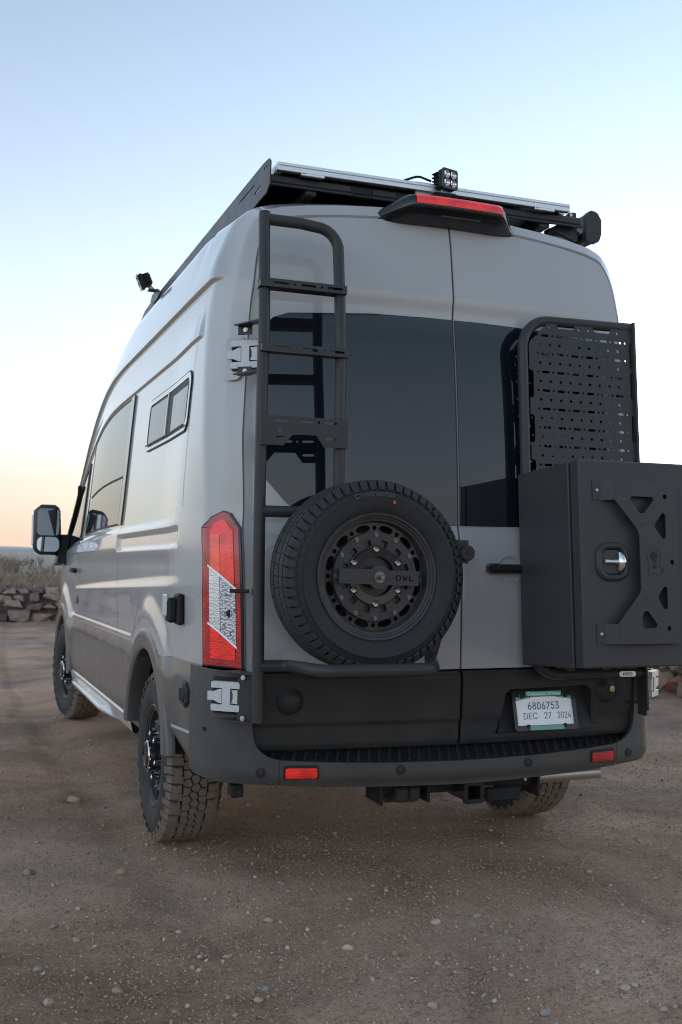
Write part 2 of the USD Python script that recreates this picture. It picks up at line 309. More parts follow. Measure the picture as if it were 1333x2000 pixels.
# --- two far ridges on the horizon
def ridge(name, dist, base, top, depth, m, seed, a0=-75, a1=95):
    az = np.radians(np.linspace(a0, a1, 300)); prof = [(0, 0), (.25, .35), (.5, .8), (.62, 1.), (.8, .8), (1, 0)]
    h = np.maximum(base+6, top*(.55+.9*(meshkit.fbm(np.stack([az*9, az*0, az*0+seed], -1), 5, seed)-.25)))
    P = np.array([[(math.sin(a)*(dist+depth*u)*(1+.02*math.sin(a*31+u*9)), math.cos(a)*(dist+depth*u), base+(hh-base)*k) for u, k in prof] for a, hh in zip(az, h)])
    tag(stage.GetPrimAtPath(obj(name, grid(P), m, smooth=True)), kind='structure')
ridge('hills', 4200, -24, 9, 900, 'hill', 3); ridge('far_hills', 8200, -46, 46, 1600, 'hill_far', 8)
# --- stones
_ico = trimesh.creation.icosphere(1)
def stone(size, rg, sub=1, rough=.28, flat=1.):
    m = trimesh.creation.icosphere(sub); v = np.array(m.vertices)
    for _ in range(7):                        # hew facets off a ball
        n = rg.normal(size=3); n /= np.linalg.norm(n); d = rg.uniform(.55, .92); k = v@n-d; v = v-np.maximum(k, 0)[:, None]*n
    v = v*(1+rough*.4*(meshkit.noise(v*1.7+rg.uniform(0, 50, 3))-.5)[:, None])
    return v*np.asarray(size, float)/2, np.array(m.faces)
def block(size, rg, k=16):
    """An angular broken stone: the hull of scattered points."""
    a = rg.uniform(-1, 1, (k, 3)); a = np.sign(a)*np.abs(a)**.55; a *= rg.uniform(.82, 1.0, (k, 1)); h = trimesh.convex.convex_hull(a); v = np.array(h.vertices); f = np.array(h.faces)
    v, f = trimesh.remesh.subdivide(v, f); v = v*(1+.10*(meshkit.noise(v*2.3+rg.uniform(0, 60, 3))-.5)[:, None]); return v*np.asarray(size, float)/2, f
def rotz(m, a): c, s = math.cos(a), math.sin(a); return T(m, lambda v: v@np.array([[c, s, 0], [-s, c, 0], [0, 0, 1]]))
WALL = []
def dry_wall(label, s0, s1, group=None):
    p0, _, _ = wall_at((s0+s1)/2); w = thing('stone_wall', label, 'stone wall', (*p0, 0))
    rg = np.random.default_rng(int(s0*10))
    q = np.linspace(s0, s1, 40); p, t, n = wall_at(q)
    prof = [(.10, -.05), (.14, .30), (.19, .50), (.30, .575), (.6, .56)]
    obj('backing', grid(np.array([[(*(a+b*u), z) for u, z in prof] for a, b in zip(p, n)])), 'bank', w)
    z = -.02
    for course in range(4):
        hgt = (.21, .18, .15, .12)[course]; s = s0+rg.uniform(0, .2)
        while s < s1:
            L = rg.uniform(.20, .46) if rg.random() > .25 else rg.uniform(.12, .20); hh = hgt*rg.uniform(.75, 1.35)
            pp, tt, n1 = wall_at(s+L/2); a = math.atan2(tt[1], tt[0]); tl = rg.normal(0, .24)
            m = block((L*1.05, rg.uniform(.22, .34), hh*1.10), rg); m = T(m, lambda v: v@np.array([[math.cos(tl), 0, math.sin(tl)], [0, 1, 0], [-math.sin(tl), 0, math.cos(tl)]])); m = rotz(m, a+rg.normal(0, .12))
            off = .05+.045*course+rg.normal(0, .03); zz = z+hh/2+rg.normal(0, .012)
            WALL.append((w, move(m, (*(pp+n1*off), zz)), 'red_stone' if rg.random() < (.07 if s0 > S_SPLIT-1 else .03) else 'wall_stone', float(np.hypot(*(pp-CAM[:2])))))
            s += L*rg.uniform(.92, 1.03)
        z += hgt*.95
    return w
def s_near(x, y):
    q = np.linspace(0, wt[-1], 4000); k = wcs(q); return q[np.argmin(np.hypot(k[:, 0]-x, k[:, 1]-y))]
S_SPLIT = s_near(5.2, 11.9)
dry_wall('low dry-stone wall of brown rubble beyond the van\'s front wheel, under the dry field', s_near(-4.5, 17), s_near(5.2, 11.9))
dry_wall('nearer stretch of rubble stone wall by the gravel at the right edge, under the black box', s_near(5.2, 11.9), s_near(4.9, 1.8))
for w in sorted({q[0] for q in WALL}):                                                     # the 290 nearest the two visible ends are parts, the rest one part
    mine = [q for q in WALL if q[0] == w]; vis = lambda q: abs(math.degrees(math.atan2(*(vf(q[1])[0].mean(0)[:2]-CAM[:2])))-(4 if w.endswith('wall') else 37)); mine.sort(key=vis)
    for q in mine[:290]: obj('stone', q[1], q[2], w, smooth=24)
    if mine[290:]: obj('further_stones', [q[1] for q in mine[290:]], 'wall_stone', w, smooth=24, kind='stuff')
# stones fallen at the wall's foot
rg = np.random.default_rng(4); ms = []
for k in range(60):
    s = s_near(-4, 17)+rg.uniform(0, 7.5) if k < 30 else s_near(5.5, 8.7)+rg.uniform(0, 6); pp, tt, n1 = wall_at(s); sz = rg.uniform(.05, .16)
    q = pp-n1*rg.uniform(.12, .5); ms.append(move(rotz(stone((sz*1.3, sz, sz*.7), rg), rg.uniform(0, 6)), (*q, sz*.2)))
tag(stage.GetPrimAtPath(obj('fallen_rubble', ms, 'wall_stone', smooth=28)), kind='stuff')
# --- dry grass on the field
def tufts(n, xr, seed, hr=(.12, .36), blades=9, wall=False):
    rg = np.random.default_rng(seed); V, F = [], []; q = wcs(np.linspace(wt[1], wt[-2], 400)); base = 0
    for _ in range(n):
        d = rg.exponential(9)+.15 if not wall else rg.uniform(.05, .9); s = s_near_tab[rg.integers(len(s_near_tab))]
        p, t, nr = wall_at(s); x, y = p+nr*(d+.25)+t*rg.uniform(-1, 1)
        z = float(fz(np.array([x]), np.array([y]), np.array([d]))[0])-.02; H = rg.uniform(*hr)*(1 if d < 15 else 1.5)
        for _b in range(blades):
            a = rg.uniform(0, 2*PI); lean = rg.uniform(.1, .75); w = rg.uniform(.004, .009)*(1+d*.06); h = H*rg.uniform(.5, 1); b0 = np.array([x+rg.normal(0, .05), y+rg.normal(0, .05), z])
            side = np.array([-math.sin(a), math.cos(a), 0])*w; tip = b0+np.array([math.cos(a)*lean*h, math.sin(a)*lean*h, h]); mid = b0+np.array([math.cos(a)*lean*h*.35, math.sin(a)*lean*h*.35, h*.6])
            V += [b0-side, b0+side, mid+side*.7, mid-side*.7, tip]; F += [[base, base+1, base+2], [base, base+2, base+3], [base+3, base+2, base+4]]; base += 5
    return np.array(V), np.array(F)
s_near_tab = np.linspace(s_near(-6, 17), s_near(5.5, 9), 300)
tag(stage.GetPrimAtPath(obj('dry_grass', [tufts(3600, None, 21), tufts(700, None, 22, (.08, .22), 7, True)], 'dry_grass', smooth=False)), kind='stuff')
def shrub(name, label, cat, x, y, w, h, m, n=420, seed=1, leaf=.028, group=None, stems=9):
    z = on_field(x, y)-.03; t = thing(name, label, cat, (x, y, z), group); rg = np.random.default_rng(seed)
    st = []; tips = []
    for k in range(stems):
        a = rg.uniform(0, 2*PI); L = rg.uniform(.55, 1.); e = np.array([math.cos(a)*w*.42*L, math.sin(a)*w*.42*L, h*rg.uniform(.6, 1.)])
        st.append(tube(np.array([[0, 0, 0], e*[.4, .4, .5], e])+[x, y, z], [.012*w/.5, .008*w/.5, .003], 5)); tips.append(e)
    obj('stem', st, 'dark_bush', t)
    c = np.array(tips)[rg.integers(stems, size=n)]*rg.uniform(.45, 1.08, (n, 1))+rg.normal(0, .09*w, (n, 3)); c[:, 2] = np.abs(c[:, 2])
    d1 = rg.normal(size=(n, 3)); d1 /= np.linalg.norm(d1, axis=1, keepdims=True); d2 = np.cross(d1, rg.normal(size=(n, 3))); d2 /= np.linalg.norm(d2, axis=1, keepdims=True)
    L = leaf*rg.uniform(.6, 1.5, (n, 1)); b = c+[x, y, z]
    V = np.stack([b-d1*L, b+d2*L*.4, b+d1*L, b-d2*L*.4], 1).reshape(-1, 3); F = np.arange(4*n).reshape(-1, 4)
    obj('foliage', (V, F), m, t, smooth=False)
shrub('sage_bush', 'pale grey-green sage bush in the dry field, left of the van mirror base', 'bush', .29, 27.5, .62, .36, 'sage', seed=2)
shrub('dark_bush', 'larger dark leafless bush below the door mirror, out in the dry field', 'bush', 1.66, 47.8, .62, .46, 'dark_bush', seed=3, n=300)
shrub('dark_bush', 'small thin dark bush right of the larger dark one, far in the dry field', 'bush', 2.45, 51.2, .36, .50, 'dark_bush', seed=4, n=160)
shrub('dark_bush', 'little olive bush on top of the stone wall beside the front wheel', 'bush', .02, 18.3, .17, .20, 'sage', seed=5, n=110, leaf=.018)
shrub('brown_bush', 'low brown brushy shrub at the left picture edge in the dry field', 'bush', .27, 34.4, 1.1, .42, 'dry_grass', seed=6, n=600, leaf=.04)
shrub('brown_bush', 'brown scrub near the horizon, farthest left of the bushes in the field', 'bush', 1.34, 61.4, 1.4, .55, 'dry_grass', seed=7, n=600, leaf=.05)
# --- stones lying on the gravel: the ones that can be told apart
LOOSE = [(-1.24, 2.08, .078, 'tan_stone', 'long tan stone left of the rear wheel, farthest of the bigger stones'), (-1.56, .78, .054, 'grey_stone', 'grey rounded stone near the left picture edge, level with the rear tyre\'s foot'),
 (-1.20, .69, .060, 'tan_stone', 'flat tan-brown stone just below and left of the rear tyre'), (-1.47, -.09, .034, 'tan_stone', 'round brown pebble at lower left, above the larger pale ones'),
 (-1.60, -.56, .039, 'pale_stone', 'pale rounded stone nearest the lower left corner'), (-1.61, -.31, .033, 'grey_stone', 'smooth light grey stone at lower left, just above the palest one'),
 (-1.12, -.07, .030, 'pale_stone', 'pale egg-shaped stone standing at the left end of a loose row of pebbles'), (-1.13, -.21, .027, 'grey_stone', 'flat grey pebble just below the egg-shaped pale one'),
 (-1.10, -.26, .022, 'tan_stone', 'small orange-tan pebble in the loose row, left of centre'), (-1.02, -.33, .024, 'pale_stone', 'pale pebble in the middle of the loose row'),
 (-.94, -.41, .022, 'grey_stone', 'last grey pebble at the right end of the loose row'), (-.80, -.07, .040, 'pale_stone', 'pale flat stone under the rear bumper\'s left half, alone on dark dirt'),
 (-.63, .33, .040, 'grey_stone', 'grey flat stone closest behind the bumper on the left'), (-.63, -.42, .043, 'pale_stone', 'pale angular stone left of the picture\'s middle near the bottom'),
 (-1.01, -.69, .033, 'pale_stone', 'light stone lowest in the left half, below the dark one'), (-.97, -.61, .029, 'grey_stone', 'dark grey stone above the lowest light stone'),
 (-1.40, -.53, .035, 'tan_stone', 'brownish flat stone at the bottom between two pale ones on the left'), (-1.53, .06, .037, 'grey_stone', 'grey stone at left with a slanted top, above the round brown pebble'),
 (-.16, 1.0, .034, 'tan_stone', 'upright tan stone in the shade under the rear bumper'), (-1.04, .86, .032, 'tan_stone', 'small tan stone right below the rear tyre'),
 (-.23, -.25, .042, 'pale_stone', 'pale angular block, the brightest stone below the hitch'), (.06, -.98, .036, 'pale_stone', 'larger of two pale stones touching at lower right'),
 (.10, -.975, .027, 'pale_stone', 'smaller of two pale stones touching at lower right'), (-.27, -1.06, .038, 'grey_stone', 'grey oval stone cut near the bottom edge right of centre'),
 (-.55, -.91, .031, 'pale_stone', 'thin pale sliver of stone near the bottom centre'), (-.06, -.24, .037, 'grey_stone', 'flat grey stone right of the bright angular block'),
 (-.51, -.62, .027, 'grey_stone', 'grey stone at bottom centre above the pale sliver'), (.69, .17, .032, 'pale_stone', 'thin pale stone on the gravel below the tailpipe'),
 (-.04, -.43, .028, 'grey_stone', 'dull grey stone between the bright block and the touching pair'), (.08, -1.14, .025, 'pale_stone', 'pale pebble nearest the lower right corner')]
rg = np.random.default_rng(12)
for x, y, w, m, lab in LOOSE:
    z = float(flat_wheels(np.array([x]), np.array([y]), gz(np.array([x]), np.array([y])))[0]); w *= .98
    s = rotz(stone((w, w*rg.uniform(.62, .85), w*rg.uniform(.5, .66)), rg, 2, .3), rg.uniform(-.5, .5))
    p = obj('loose_stone', move(s, (x, y, z+w*.14)), m, smooth=40); tag(stage.GetPrimAtPath(p), lab, 'stone')
# --- fine gravel: thousands of little stones, instanced
pi = UsdGeom.PointInstancer.Define(stage, '/World/gravel'); protos = []
for k in range(6):
    r2 = np.random.default_rng(40+k); v, f = tri(stone((1, r2.uniform(.6, .95), r2.uniform(.4, .75)), r2, 1, .35))
    usdkit.mesh(stage, f'/World/gravel/pebble_{k:03d}', (v, f), MAT['pebble'], 40); protos.append(Sdf.Path(f'/World/gravel/pebble_{k:03d}'))
N = 160000; rg = np.random.default_rng(5)
dist = 1.55+7.5*rg.random(N)**1.9; az = YAW+rg.uniform(-.36, .36, N)
x, y = CAM[0]+np.sin(az)*dist, CAM[1]+np.cos(az)*dist
dens = .35+1.3*sm((fbm(x, y, .55, 31)+.5-.40)/.2)*(.6+.8*sm((x+.2)/1.6)); keep = rg.random(N) < dens; x, y = x[keep], y[keep]; n = len(x)
z = flat_wheels(x, y, gz(x, y)); size = .003+.0075*rg.random(n)**2.4+.020*(rg.random(n) > .982)*rg.random(n)**1.4
q = rg.normal(size=(n, 4)); q[:, :2] *= .25; q /= np.linalg.norm(q, axis=1, keepdims=True)      # mostly turned about the vertical
pi.CreatePositionsAttr(Vt.Vec3fArray.FromNumpy(np.stack([x, y, z+size*.12], 1).astype(np.float32)))
pi.CreateScalesAttr(Vt.Vec3fArray.FromNumpy(np.repeat(size[:, None], 3, 1).astype(np.float32)))
pi.CreateOrientationsAttr(Vt.QuathArray([Gf.Quath(float(a[3]), float(a[0]), float(a[1]), float(a[2])) for a in q]))
pi.CreateProtoIndicesAttr(Vt.IntArray.FromNumpy(rg.integers(0, 6, n).astype(np.int32))); pi.CreatePrototypesRel().SetTargets(protos)
tag(pi.GetPrim(), kind='stuff')
# ================================================================== THE VAN: surfaces
from scipy.interpolate import PchipInterpolator
_yr = PchipInterpolator([.40, .56, .86, .90, 1.10, 1.30, 1.38, 1.43, 1.60, 1.80, 2.00, 2.15, 2.25, 2.285, 2.365, 2.40, 2.55, 2.67, 2.80], [.052, .045, .034, .032, .030, .040, .056, .070, .079, .093, .111, .128, .141, .143, .135, .140, .162, .188, .235])
def YR(x, z): return _yr(z)+.085*np.asarray(x)**2
_wb = PchipInterpolator([.40, .60, .80, .88, 1.0, 1.2, 1.34, 1.42, 1.50, 1.80, 2.0, 2.19, 2.40, 2.47, 2.54, 2.60, 2.66, 2.72], [1.016, 1.018, 1.021, 1.0235, 1.0275, 1.0315, 1.0315, 1.0265, 1.018, .991, .974, .956, .931, .918, .900, .878, .842, .78])
ARCH = ((1.15, .395), (4.90, .395)); R_IN, R_OUT = .462, .565
def W(y, z):
    """Half width of the body at (y, z), creases and bulges included."""
    y = np.asarray(y, float); z = np.asarray(z, float); w = _wb(np.clip(z, .4, 2.72))
    st = lambda a, b: sm((z-a)/(b-a))
    fy = lambda a, b, e=.15: sm((y-a)/e)*sm((b-y)/e)
    w = w-.008*st(.892, .925)*fy(1.66, 4.5, .08)*(1-st(1.0, 1.15))                       # highlight above the cladding
    zb = 1.178-.026*(y-.5); k = fy(.42, 4.55, .5)                                        # shoulder crease
    w = w-.0078*sm((z-zb)/.048)*k*(1-st(1.26, 1.36)); w = w+.003*k*sm((z-1.0)/.14)*(1-sm((z-zb)/.03))
    w = w-.012*st(1.425, 1.462)*sm((y-.55)/.6)*(1-st(2.2, 2.4)); w = w-np.interp(z, [.4, 1.46, 1.76, 2.18, 2.5], [.048, .048, .022, .008, .004])*np.clip((.74-y)/.48, 0, 1)**2*np.where(y < .74, 1, 0)                           # ledge under the glass
    f = fy(.585, 2.24, .018); w = w-.013*f*(sm((z-1.333)/.016)-sm((z-1.404)/.016))        # pressed slot
    w = w+.019*sm((z-2.402)/.017)*sm((y-.36)/.03)*(1-.85*st(2.44, 2.60)) + .013*sm((z-2.190)/.013)*sm((y-.50)/.03)*(1-st(2.21, 2.33))   # two roof swages
    for ya, za in ARCH:                                                                  # swelling over the wheels
        r = np.hypot(y-ya, (z-za)*.98); w = w+.022*sm((.735-r)/.13)*sm((z-.55)/.2)
    nose = sm((y-5.05)/1.2); return w*(1-.17*nose**1.6)
_zt = PchipInterpolator([-.5, .15, .6, 1.5, 2.6, 3.05, 3.4, 3.8, 4.2, 4.6, 5.05, 5.45, 5.62, 5.95, 6.12], [2.785, 2.785, 2.785, 2.785, 2.785, 2.77, 2.72, 2.60, 2.42, 2.18, 1.89, 1.62, 1.50, 1.36, 1.05])
def zmap(y, z):
    zt = _zt(y); zb = 1.3-.5*sm((y-4.9)/.9); k = (zt-zb)/(2.785-zb)
    return np.where(z > zb, zb+(z-zb)*np.minimum(k, 1), z)
def rake(y, z): return z-.015*np.clip(y-.3, 0, 4.4)*np.clip((2.3-z)/1.3, 0, 1)
def side(y, z, off=0.): return np.stack([-(W(y, z)+off), y*np.ones_like(z), rake(y, zmap(y, z*np.ones_like(y)))], -1)   # a point on the left flank
ROOF = np.array([(.832, 2.675), (.812, 2.695), (.78, 2.712), (.72, 2.731), (.62, 2.748), (.48, 2.764), (.32, 2.776), (.16, 2.783), (0, 2.785)])
# section levels: flank, then roof
ZL = np.unique(np.round(np.r_[np.linspace(.88, 1.0, 19), np.linspace(1.0, 1.5, 62), np.linspace(1.5, 2.18, 22), np.linspace(2.18, 2.22, 15), np.linspace(2.22, 2.38, 8), np.linspace(2.385, 2.44, 22), np.linspace(2.44, 2.66, 16)], 4))
def RISE(y, h, z): return .058*sm((y-.18)/.8)*sm((3.9-y)/1.2)*sm((z-2.46)/.2)*np.clip(h/.74, 0, 1)**2   # the roof's shoulders stand higher ahead of the doors
def section(y):
    zq = np.r_[ZL, ROOF[:, 1]]; h = np.r_[W(y, ZL), ROOF[:, 0]*(W(np.array([y]), np.array([2.66]))[0]/.845)*np.ones(len(ROOF))]; h[-1] = 0
    return h, zq+RISE(y, h, zq)
h0, z0 = section(.2); tg = np.gradient(np.stack([h0, z0], 1), axis=0); tg /= np.linalg.norm(tg, axis=1, keepdims=True)
SN = np.stack([tg[:, 1], -tg[:, 0]], 1); SN[:, 1] = np.maximum(SN[:, 1], 0); SN[z0 < 2.38] = (1, 0); SN[-3:] = (0, 1)
SN /= np.linalg.norm(SN, axis=1, keepdims=True)
from scipy.ndimage import gaussian_filter1d
SN = gaussian_filter1d(SN, 2.5, axis=0, mode='nearest'); SN /= np.linalg.norm(SN, axis=1, keepdims=True)
_es = PchipInterpolator([.40, 1.0, 1.46, 1.76, 2.18, 2.40, 2.55, 2.79], [.115, .115, .105, .098, .100, .098, .092, .092])
_e2 = PchipInterpolator([.40, 1.0, 1.46, 1.76, 2.18, 2.40, 2.55, 2.79], [.056, .056, .050, .047, .048, .048, .046, .044]); _d2 = PchipInterpolator([.40, 1.46, 2.0, 2.34, 2.6, 2.79], [.075, .075, .078, .060, .045, .03])
_d1 = PchipInterpolator([.40, 1.46, 1.76, 2.18, 2.5, 2.79], [.140, .140, .19, .24, .22, .16])
def PQ(q, z):
    """(inset, distance forward) of the rear corner: q = 0 door seam, 1 and 2 its two creases, 3 the plain flank."""
    q = np.asarray(q, float)*np.ones_like(z); z = np.asarray(z, float)*np.ones_like(q)
    K = np.stack([np.stack([_es(z)+.04, .034+0*z], -1), np.stack([_es(z), 0*z], -1), np.stack([_e2(z), _d2(z)], -1), np.stack([0*z, _d1(z)], -1), np.stack([0*z, .56+0*z], -1)], 0)
    def lin(q): q = np.clip(q, -1, 3)+1; k = np.clip(q.astype(int), 0, 3); t = (q-k)[..., None]; return np.take_along_axis(K, k[None, ..., None], 0)[0]*(1-t)+np.take_along_axis(K, k[None, ..., None]+1, 0)[0]*t
    out = lin(q)
    for c_, a, b in ((1., .86, 1.10), (2., 1.84, 2.10)):
        u = np.clip((q-a)/(b-a), 0, 1)[..., None]; bz = (1-u)**2*lin(np.full_like(q, a))+2*u*(1-u)*lin(np.full_like(q, c_))+u*u*lin(np.full_like(q, b)); k = (q > a) & (q < b); out = np.where(k[..., None], bz, out)
    return out[..., 0], out[..., 1]
hs, zs = h0-_es(z0)*SN[:, 0], z0-_es(z0)*SN[:, 1]; hs[-1] = 0                              # the door seam, half outline
hs, zs = gaussian_filter1d(hs, 1.0, mode='nearest'), gaussian_filter1d(zs, 1.0, mode='nearest'); hs[-1] = 0
YS = YR(hs, zs)
QL = np.unique(np.round(np.r_[-.6, 0, .25, .5, .72, np.linspace(.86, 1.10, 8), 1.3, 1.5, 1.7, np.linspace(1.84, 2.10, 7), np.linspace(2.15, 3, 21)], 4))
ycol = np.unique(np.round(np.r_[np.arange(.66, 2.4, .02), np.arange(2.4, 4.0, .045), np.arange(4.0, 5.8, .028), np.linspace(5.8, 6.12, 12)], 4))
zlo_y = lambda y: np.maximum(.878, np.max([za+np.sqrt(np.maximum((R_OUT-.012)**2-(y-ya)**2, 0)) for ya, za in ARCH], axis=0))
cols = []
for q in QL:
    e, d = PQ(q, z0); yy = d+YS*(1 if q <= 2 else 1-.15*(q-2)); hh = h0.copy(); hh[:len(ZL)] = W(yy[:len(ZL)], ZL); zz = z0+RISE(yy, hh, z0)-e*SN[:, 1]; hh = hh-e*SN[:, 0]; hh[-1] = 0; cols.append(np.stack([-hh, yy, zz], 1))
for y in ycol:
    hh, zz = section(y); yy = y+YS*.85*np.clip(1-(y-.56)/.55, 0, 1); hh = hh.copy(); zz = zz.copy()
    lo = zlo_y(y); k = zz < 1.02; zz[k] = lo+(zz[k]-.88)*(1.02-lo)/.14; nz = len(ZL); hh[:nz] = W(yy[:nz], np.where(k[:nz], zz[:nz], ZL))
    cols.append(np.stack([-hh, yy, rake(yy, zmap(yy, zz))], 1))
shell = tri(grid(np.array(cols)))
VAN = thing('camper_van', 'tall grey high-roof camper van with raised all-terrain tyres, seen from behind', 'van', (0, 2.6, 0))
obj('body', [shell, flip(mirror(shell))], 'paint', VAN, smooth=38)
# nose, windscreen, under-floor
nz = cols[-1]; obj('nose', grid(np.stack([nz, nz*[-1, 1, 1]], 0)), 'dark_trim', VAN)
obj('windscreen', [T(grid(np.array([[(x, y, _zt(y)+.004-.16*x*x*(1 if y > 4.2 else .6)) for x in np.linspace(-.70, .70, 9)] for y in np.linspace(4.35, 5.5, 10)])), lambda v: v)], 'glass', VAN, smooth=True)
obj('floor_pan', [rbox((1.62, 5.5, .10), .02, (0, 2.9, .56)), rbox((.10, 5.3, .12), .01, (-.45, 2.9, .46)), rbox((.10, 5.3, .12), .01, (.45, 2.9, .46))], 'underbody', VAN)
obj('fuel_tank', rbox((.5, 1.1, .2), .05, (-.3, 3.0, .40)), 'underbody', VAN)
ax = [tube([(-.80, 1.15, .385), (.80, 1.15, .385)], .05, 14), tube([(.1, 1.9, .45), (.05, 1.25, .40)], .04, 12)]
v, f = tri(trimesh.creation.icosphere(2)); ax.append((v*[.15, .15, .15]+[.05, 1.15, .385], f))
for s in (-1, 1):
    ax.append(tube([(s*.62, .35, .50), (s*.62, .7, .40), (s*.62, 1.15, .33), (s*.62, 1.7, .42), (s*.62, 2.0, .5)], .022, 8)); ax.append(tube([(s*.5, 1.0, .36), (s*.55, .8, .68)], .03, 10))
obj('rear_axle', ax, 'underbody', VAN)
for s in (-1, 1):                                                                          # wheel housings
    for ya, za in ARCH:
        th = np.linspace(.10, PI-.10, 30); P = np.array([[(s*x, ya+.50*math.cos(q), za+.03+.50*math.sin(q)) for q in th] for x in (1.0, .60)])
        cap = np.array([[(s*.60, ya+r*math.cos(q), za+.03+r*math.sin(q)) for q in th] for r in (.50, .02)])
        obj('wheel_housing', [grid(P), grid(cap)], 'black', VAN, smooth=40)
# ---- flank cladding, arches, sills
def patch(top, bot, fn, n=8):
    """A sheet between two lines of (s, z) pairs with equal counts."""
    k = np.linspace(0, 1, n)[:, None, None]; Q = (1-k)*np.asarray(bot)[None]+k*np.asarray(top)[None]; return grid(fn(Q[..., 0], Q[..., 1]))
def clad_off(y, z, lo=.50):   # chamfered along its upper edge, tucked in below
    return .016-.26*np.maximum(z-.812, 0)-.03*sm((.56-z)/.12)
def circ(ya, za, R, y): return za+np.sqrt(np.maximum(R*R-(y-ya)**2, 0))
def arch_lo(y, zb):
    lo = np.asarray(zb)*np.ones_like(y)
    for ya, za in ARCH: lo = np.where(np.abs(y-ya) < R_OUT-.03, np.maximum(lo, za+np.sqrt(np.maximum((R_OUT-.03)**2-(y-ya)**2, 0))), lo)
    return np.minimum(lo, .882)
def arch_ys(y0, y1):   # columns bunched where the arch is steep
    a = R_OUT-.03; k = a*np.cos(np.linspace(.30, 1.12, 22)); return np.unique(np.clip(np.r_[np.linspace(y0, y1, max(14, int((y1-y0)/.03))), *[ya+s*k for ya, _ in ARCH for s in (-1, 1)]], y0, y1))
def clad(y0, y1, zb=.50, zt=.884):
    ys = arch_ys(y0, y1); return patch(np.stack([ys, np.full_like(ys, zt)], 1), np.stack([ys, arch_lo(ys, zb)], 1), lambda y, z: side(y, z, clad_off(y, z)), 22)
c1 = clad(ARCH[0][0]+.235, ARCH[1][0]-.235); obj('side_cladding', c1, 'cladding', VAN, smooth=40); obj('side_cladding', mirror(c1), 'cladding', VAN, smooth=40)
ys = arch_ys(.285, ARCH[0][0]-.235)                                                  # behind the rear wheel
def zb_rear(y): return .455+.085*sm((y-.28)/.36)
def rear_off(y, z): return clad_off(y, z)+.0*y
t = np.stack([ys, np.full_like(ys, .884)], 1); b = np.stack([ys, arch_lo(ys, zb_rear(ys))], 1)
c2 = patch(t, b, lambda y, z: side(y, z, .016-.26*np.maximum(z-.812, 0)-.03*sm((zb_rear(y)+.06-z)/.06)), 22)
obj('side_cladding', c2, 'cladding', VAN, smooth=40); obj('side_cladding', mirror(c2), 'cladding', VAN, smooth=40)
obj('trim_line', T(patch(np.stack([np.linspace(.36, .58, 8), np.full(8, .618)], 1), np.stack([np.linspace(.36, .58, 8), np.full(8, .606)], 1), lambda y, z: side(y, z, .018)), lambda v: v), 'sill_paint', VAN)
ys = np.linspace(ARCH[1][0]+.52, 5.95, 20); c3 = patch(np.stack([ys, np.full_like(ys, .88)], 1), np.stack([ys, np.full_like(ys, .45)], 1), lambda y, z: side(y, z, .01), 8)
obj('front_bumper', c3, 'cladding', VAN, smooth=40); obj('front_bumper', mirror(c3), 'cladding', VAN, smooth=40)
for ya, za in ARCH:                                                                        # arch flares: a rounded lip round each opening
    th = np.linspace(.15, PI-.15, 60); prof = [(R_OUT+.003, -.01), (R_OUT+.003, .016), (R_OUT-.004, .026), (R_OUT-.02, .033), (R_OUT-.055, .037), (R_IN+.018, .035), (R_IN+.004, .026), (R_IN, .004), (R_IN+.006, -.06)]
    Q = []
    for r, o in prof:
        y = ya+r*np.cos(th); z = za+.012+r*np.sin(th)*1.0; p = side(y, np.clip(z, .42, 1.2), 0); p[:, 0] = -(1.0225+o); p[:, 2] = rake(y, z) if ya > 3 else z-.006; Q.append(p)
    m = grid(np.array(Q)); obj('arch_flare', m, 'cladding', VAN, smooth=45); obj('arch_flare', mirror(m), 'cladding', VAN, smooth=45)
def rk(P): P = np.array(P, float); P[..., 2] = rake(P[..., 1], P[..., 2]); return P
ys = np.linspace(1.66, 4.42, 30); prof = [(-.985, .515), (-1.020, .505), (-1.026, .495), (-1.012, .43), (-1.000, .418), (-.94, .412)]
sp = rk([[(x, y, z) for y in ys] for x, z in prof]); obj('sill', [grid(sp)], 'sill_paint', VAN, smooth=40); obj('sill', mirror(grid(sp)), 'sill_paint', VAN, smooth=40)
for s in (-1, 1):                                                                          # running boards
    pl = fillet([(s*.80, 2.05, .43), (s*.97, 2.35, .392), (s*1.005, 2.7, .388), (s*1.005, 4.1, .366), (s*.97, 4.36, .372), (s*.82, 4.5, .40)], .25, 8)
    v, f = tri(tube(pl, .042, 16)); ctr = pl.mean(0); v[:, 2] = np.interp(v[:, 1], [2, 4.5], [.392, .366])+(v[:, 2]-np.interp(v[:, 1], pl[:, 1], pl[:, 2]))*.55
    obj('running_board', (v, f), 'sill_paint', VAN, smooth=50)
# ---- bumper: corners up to the lamps, a low beam with a ribbed step
bp = np.array([(0, -.030), (.25, -.021), (.5, .006), (.70, .042), (.80, .062), (.865, .080), (.912, .103), (.945, .133), (.967, .17), (.982, .21), (.993, .25), (1.002, .30), (1.010, .35)])
bl = np.r_[0, np.cumsum(np.hypot(*np.diff(bp, axis=0).T))]; bcs = CubicSpline(bl, bp)
def BP(s, z, off=0.):
    s = np.asarray(s, float); sg = np.sign(s); p = bcs(np.clip(np.abs(s), 0, bl[-1])); t = bcs(np.clip(np.abs(s), 0, bl[-1]), 1); n = np.stack([t[..., 1], -t[..., 0]], -1); n /= np.linalg.norm(n, axis=-1, keepdims=True)
    z = np.asarray(z, float)*np.ones_like(s); under = .035*sm((.50-z)/.07)**1.5; k = off-under
    return np.stack([-(p[..., 0]+n[..., 0]*k)*np.where(sg == 0, 1, -sg), p[..., 1]+n[..., 1]*k, z], -1)
top_, bot_ = [], []
